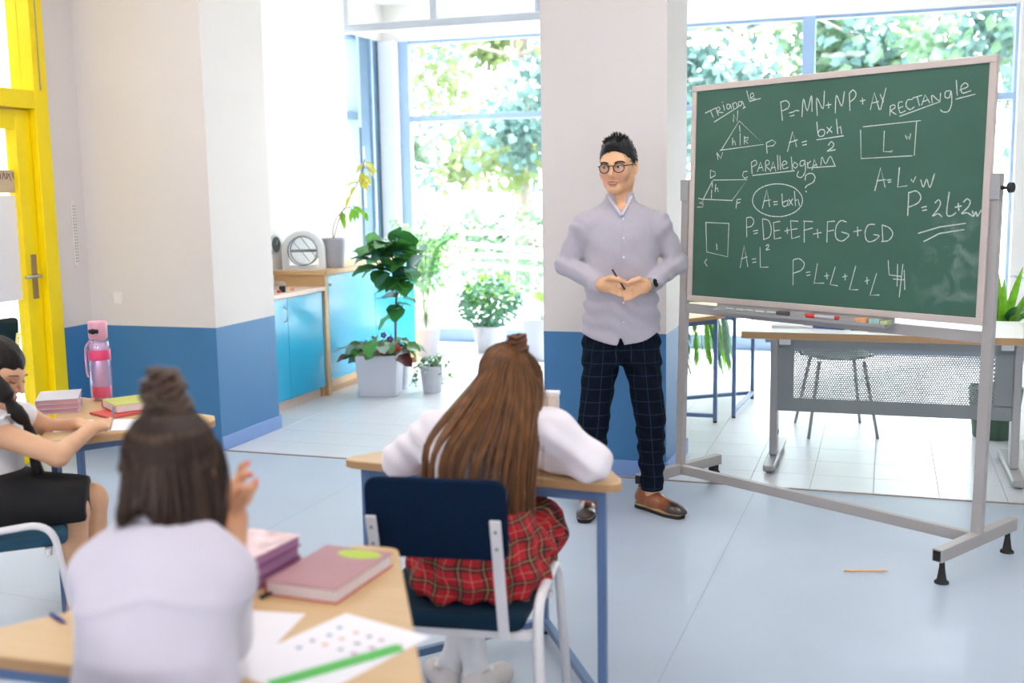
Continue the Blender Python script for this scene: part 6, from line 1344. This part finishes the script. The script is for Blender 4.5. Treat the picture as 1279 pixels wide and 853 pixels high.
# ================================================================== outside the windows
PAV = mat('pale_sunlit_paving', 'D8D6D0', .8, var=.08, vs=1.5); GRASS = mat('pale_lawn', 'BFC4BC', .9, var=.2, vs=3, bump=.3, bs=30); BARK = mat('grey_bark', '9A8B82', .9, var=.25, vs=8, bump=.4, bs=25); RAILW = mat('white_rail_paint', 'F4F4F4', .4)
o = struct('ground_outside', MB().box(-40, 40, 10.36, 16.2, -.45, -.12), PAV); o = struct('lawn_outside', MB().box(-40, 40, 16.2, 60, -.5, -.1), GRASS)
ra = thing('ramp_railing', 'white tubular ramp railing outside the window', 'railing', (-4.4, 13, -.12))
for (a, b) in (((-.75, 0, 1.09), (.6, 0, 1.09)), ((-.95, 0, .985), (1.2, 0, .80)), ((-.9, 0, .82), (1.2, 0, .775)), ((-.95, 0, .74), (1.2, 0, .575))): MB().tube([a, b], .024, 10).build('rail', RAILW, ra, smooth=True)
for x in (-.85, .06, 1.15): MB().tube([(x, 0, 0), (x, 0, 1.09)], .024, 10).build('post', RAILW, ra, smooth=True)
MB().tube([(.5, 0, 1.09)]+[(.5+.1*math.sin(t), 0, .99+.1*math.cos(t)) for t in [i*.4 for i in range(9)]], .024, 10).build('end_loop', RAILW, ra, smooth=True)
rb = thing('low_railing', 'low white rail with a single post nearer the window', 'railing', (-5.3, 12.4, -.12))
MB().tube([(-.9, 0, .44), (.55, 0, .44)], .02, 10).build('rail', RAILW, rb, smooth=True); MB().tube([(-.05, 0, 0), (-.05, 0, .72)], .03, 10).build('post', RAILW, rb, smooth=True); MB().tube([(-.9, 0, 0), (-.9, 0, .44)], .02, 10).build('post', RAILW, rb, smooth=True)
LF = [mat('veil_pale_tree_leaf', '587658', .5, var=.5, vs=2, transl=.3), mat('veil_blue_tree_leaf', '587873', .5, var=.5, vs=2, transl=.25), mat('yellowish_tree_leaf', '758650', .5, var=.4, vs=2, transl=.3)]  # washed, bluish leaf tones: lens veil put into the colour
def tree(label, loc, h, r, m, seed, n=4200, low=.18, name='tree', L=.21):
    rn = random.Random(seed); t = thing(name, label, 'tree', loc, rn.uniform(0, 6), 'trees outside the windows')
    tr = spline([(0, 0, -.05), (.05, .03, h*.3), (-.05, .1, h*.6), (.1, 0, h*.85)], 5); MB().tube(tr, [.16*h/7*(1-.75*i/len(tr)) for i in range(len(tr))], 9).build('trunk', BARK, t, smooth=True)
    vv, ff = simple_leaf(.36); lv = MB(); cl = []
    for k in range(int(26*r/2)):
        while True:
            q = Vector((rn.uniform(-1, 1), rn.uniform(-1, 1), rn.uniform(-1, 1)))
            if .35 < q.length < 1: break
        cl.append((Vector((q.x*r, q.y*r, h*(low+1)/2+q.z*h*(1-low)/2)), rn.uniform(.35, .75)))
    for c, cr in cl[:8]: MB().tube([tr[int(len(tr)*.6)], (tr[int(len(tr)*.7)]+c)/2, c], [.05, .03, .01], 6).build('branch', BARK, t, smooth=True)
    for k in range(n):
        c, cr = rn.choice(cl); q = Vector((rn.gauss(0, .5), rn.gauss(0, .5), rn.gauss(0, .4)))*cr; add_leaf(lv, vv, ff, c+q, (rn.uniform(-1, 1), rn.uniform(-1, 1), rn.uniform(-1, .4)), L*rn.uniform(.6, 1.3), rn.uniform(-1.5, 1.5))
    tag(lv.build('crown', m, t), kind='stuff'); return t
for k, (x, y, h, r, mi, lb) in enumerate(((-9.2, 17.5, 6.2, 2.0, 0, 'pale green tree outside beyond the fig plant'), (-6.6, 20.5, 7.5, 2.2, 2, 'yellowish tree outside behind the ramp railing'), (-4.6, 18.6, 6.0, 1.7, 1, 'bluish tree outside seen beside the standing man'), (-2.2, 17.2, 7.0, 2.2, 1, 'bluish tree outside above the left end of the chalkboard'), (.6, 18.4, 7.4, 2.4, 0, 'pale green tree outside above the middle of the chalkboard'), (3.0, 17.5, 7.0, 2.2, 1, 'bluish tree outside above the clamp knob of the board'), (-12.5, 21, 8, 2.6, 1, 'tall bluish tree outside the side window'), (-9.0, 24, 9, 3.0, 1, 'far bluish tree outside between the nearer trees'), (-1.5, 25, 9.5, 3.2, 2, 'far yellowish tree outside behind the chalkboard'), (5.5, 24, 9, 3, 0, 'far pale tree outside beyond the white column'))):
    tree(lb, (x, y, -.1), h, r, LF[mi], 50+k)
for k, (x, y, h, r, mi, lb) in enumerate(((-7.4, 16.6, 1.4, 1.0, 1, 'rounded bluish shrub outside behind the low rail'), (-5.2, 16.8, 1.3, 1.1, 0, 'rounded green shrub outside behind the ramp railing'), (-3.1, 16.6, 1.5, 1.0, 1, 'rounded bluish shrub outside behind the pillar edge'), (-9.8, 13.8, 2.8, .9, 2, 'yellow-green shrub outside the side window'))):
    tree(lb, (x, y, -.1), h, r, LF[mi], 80+k, 1100, .05, 'shrub', .13)
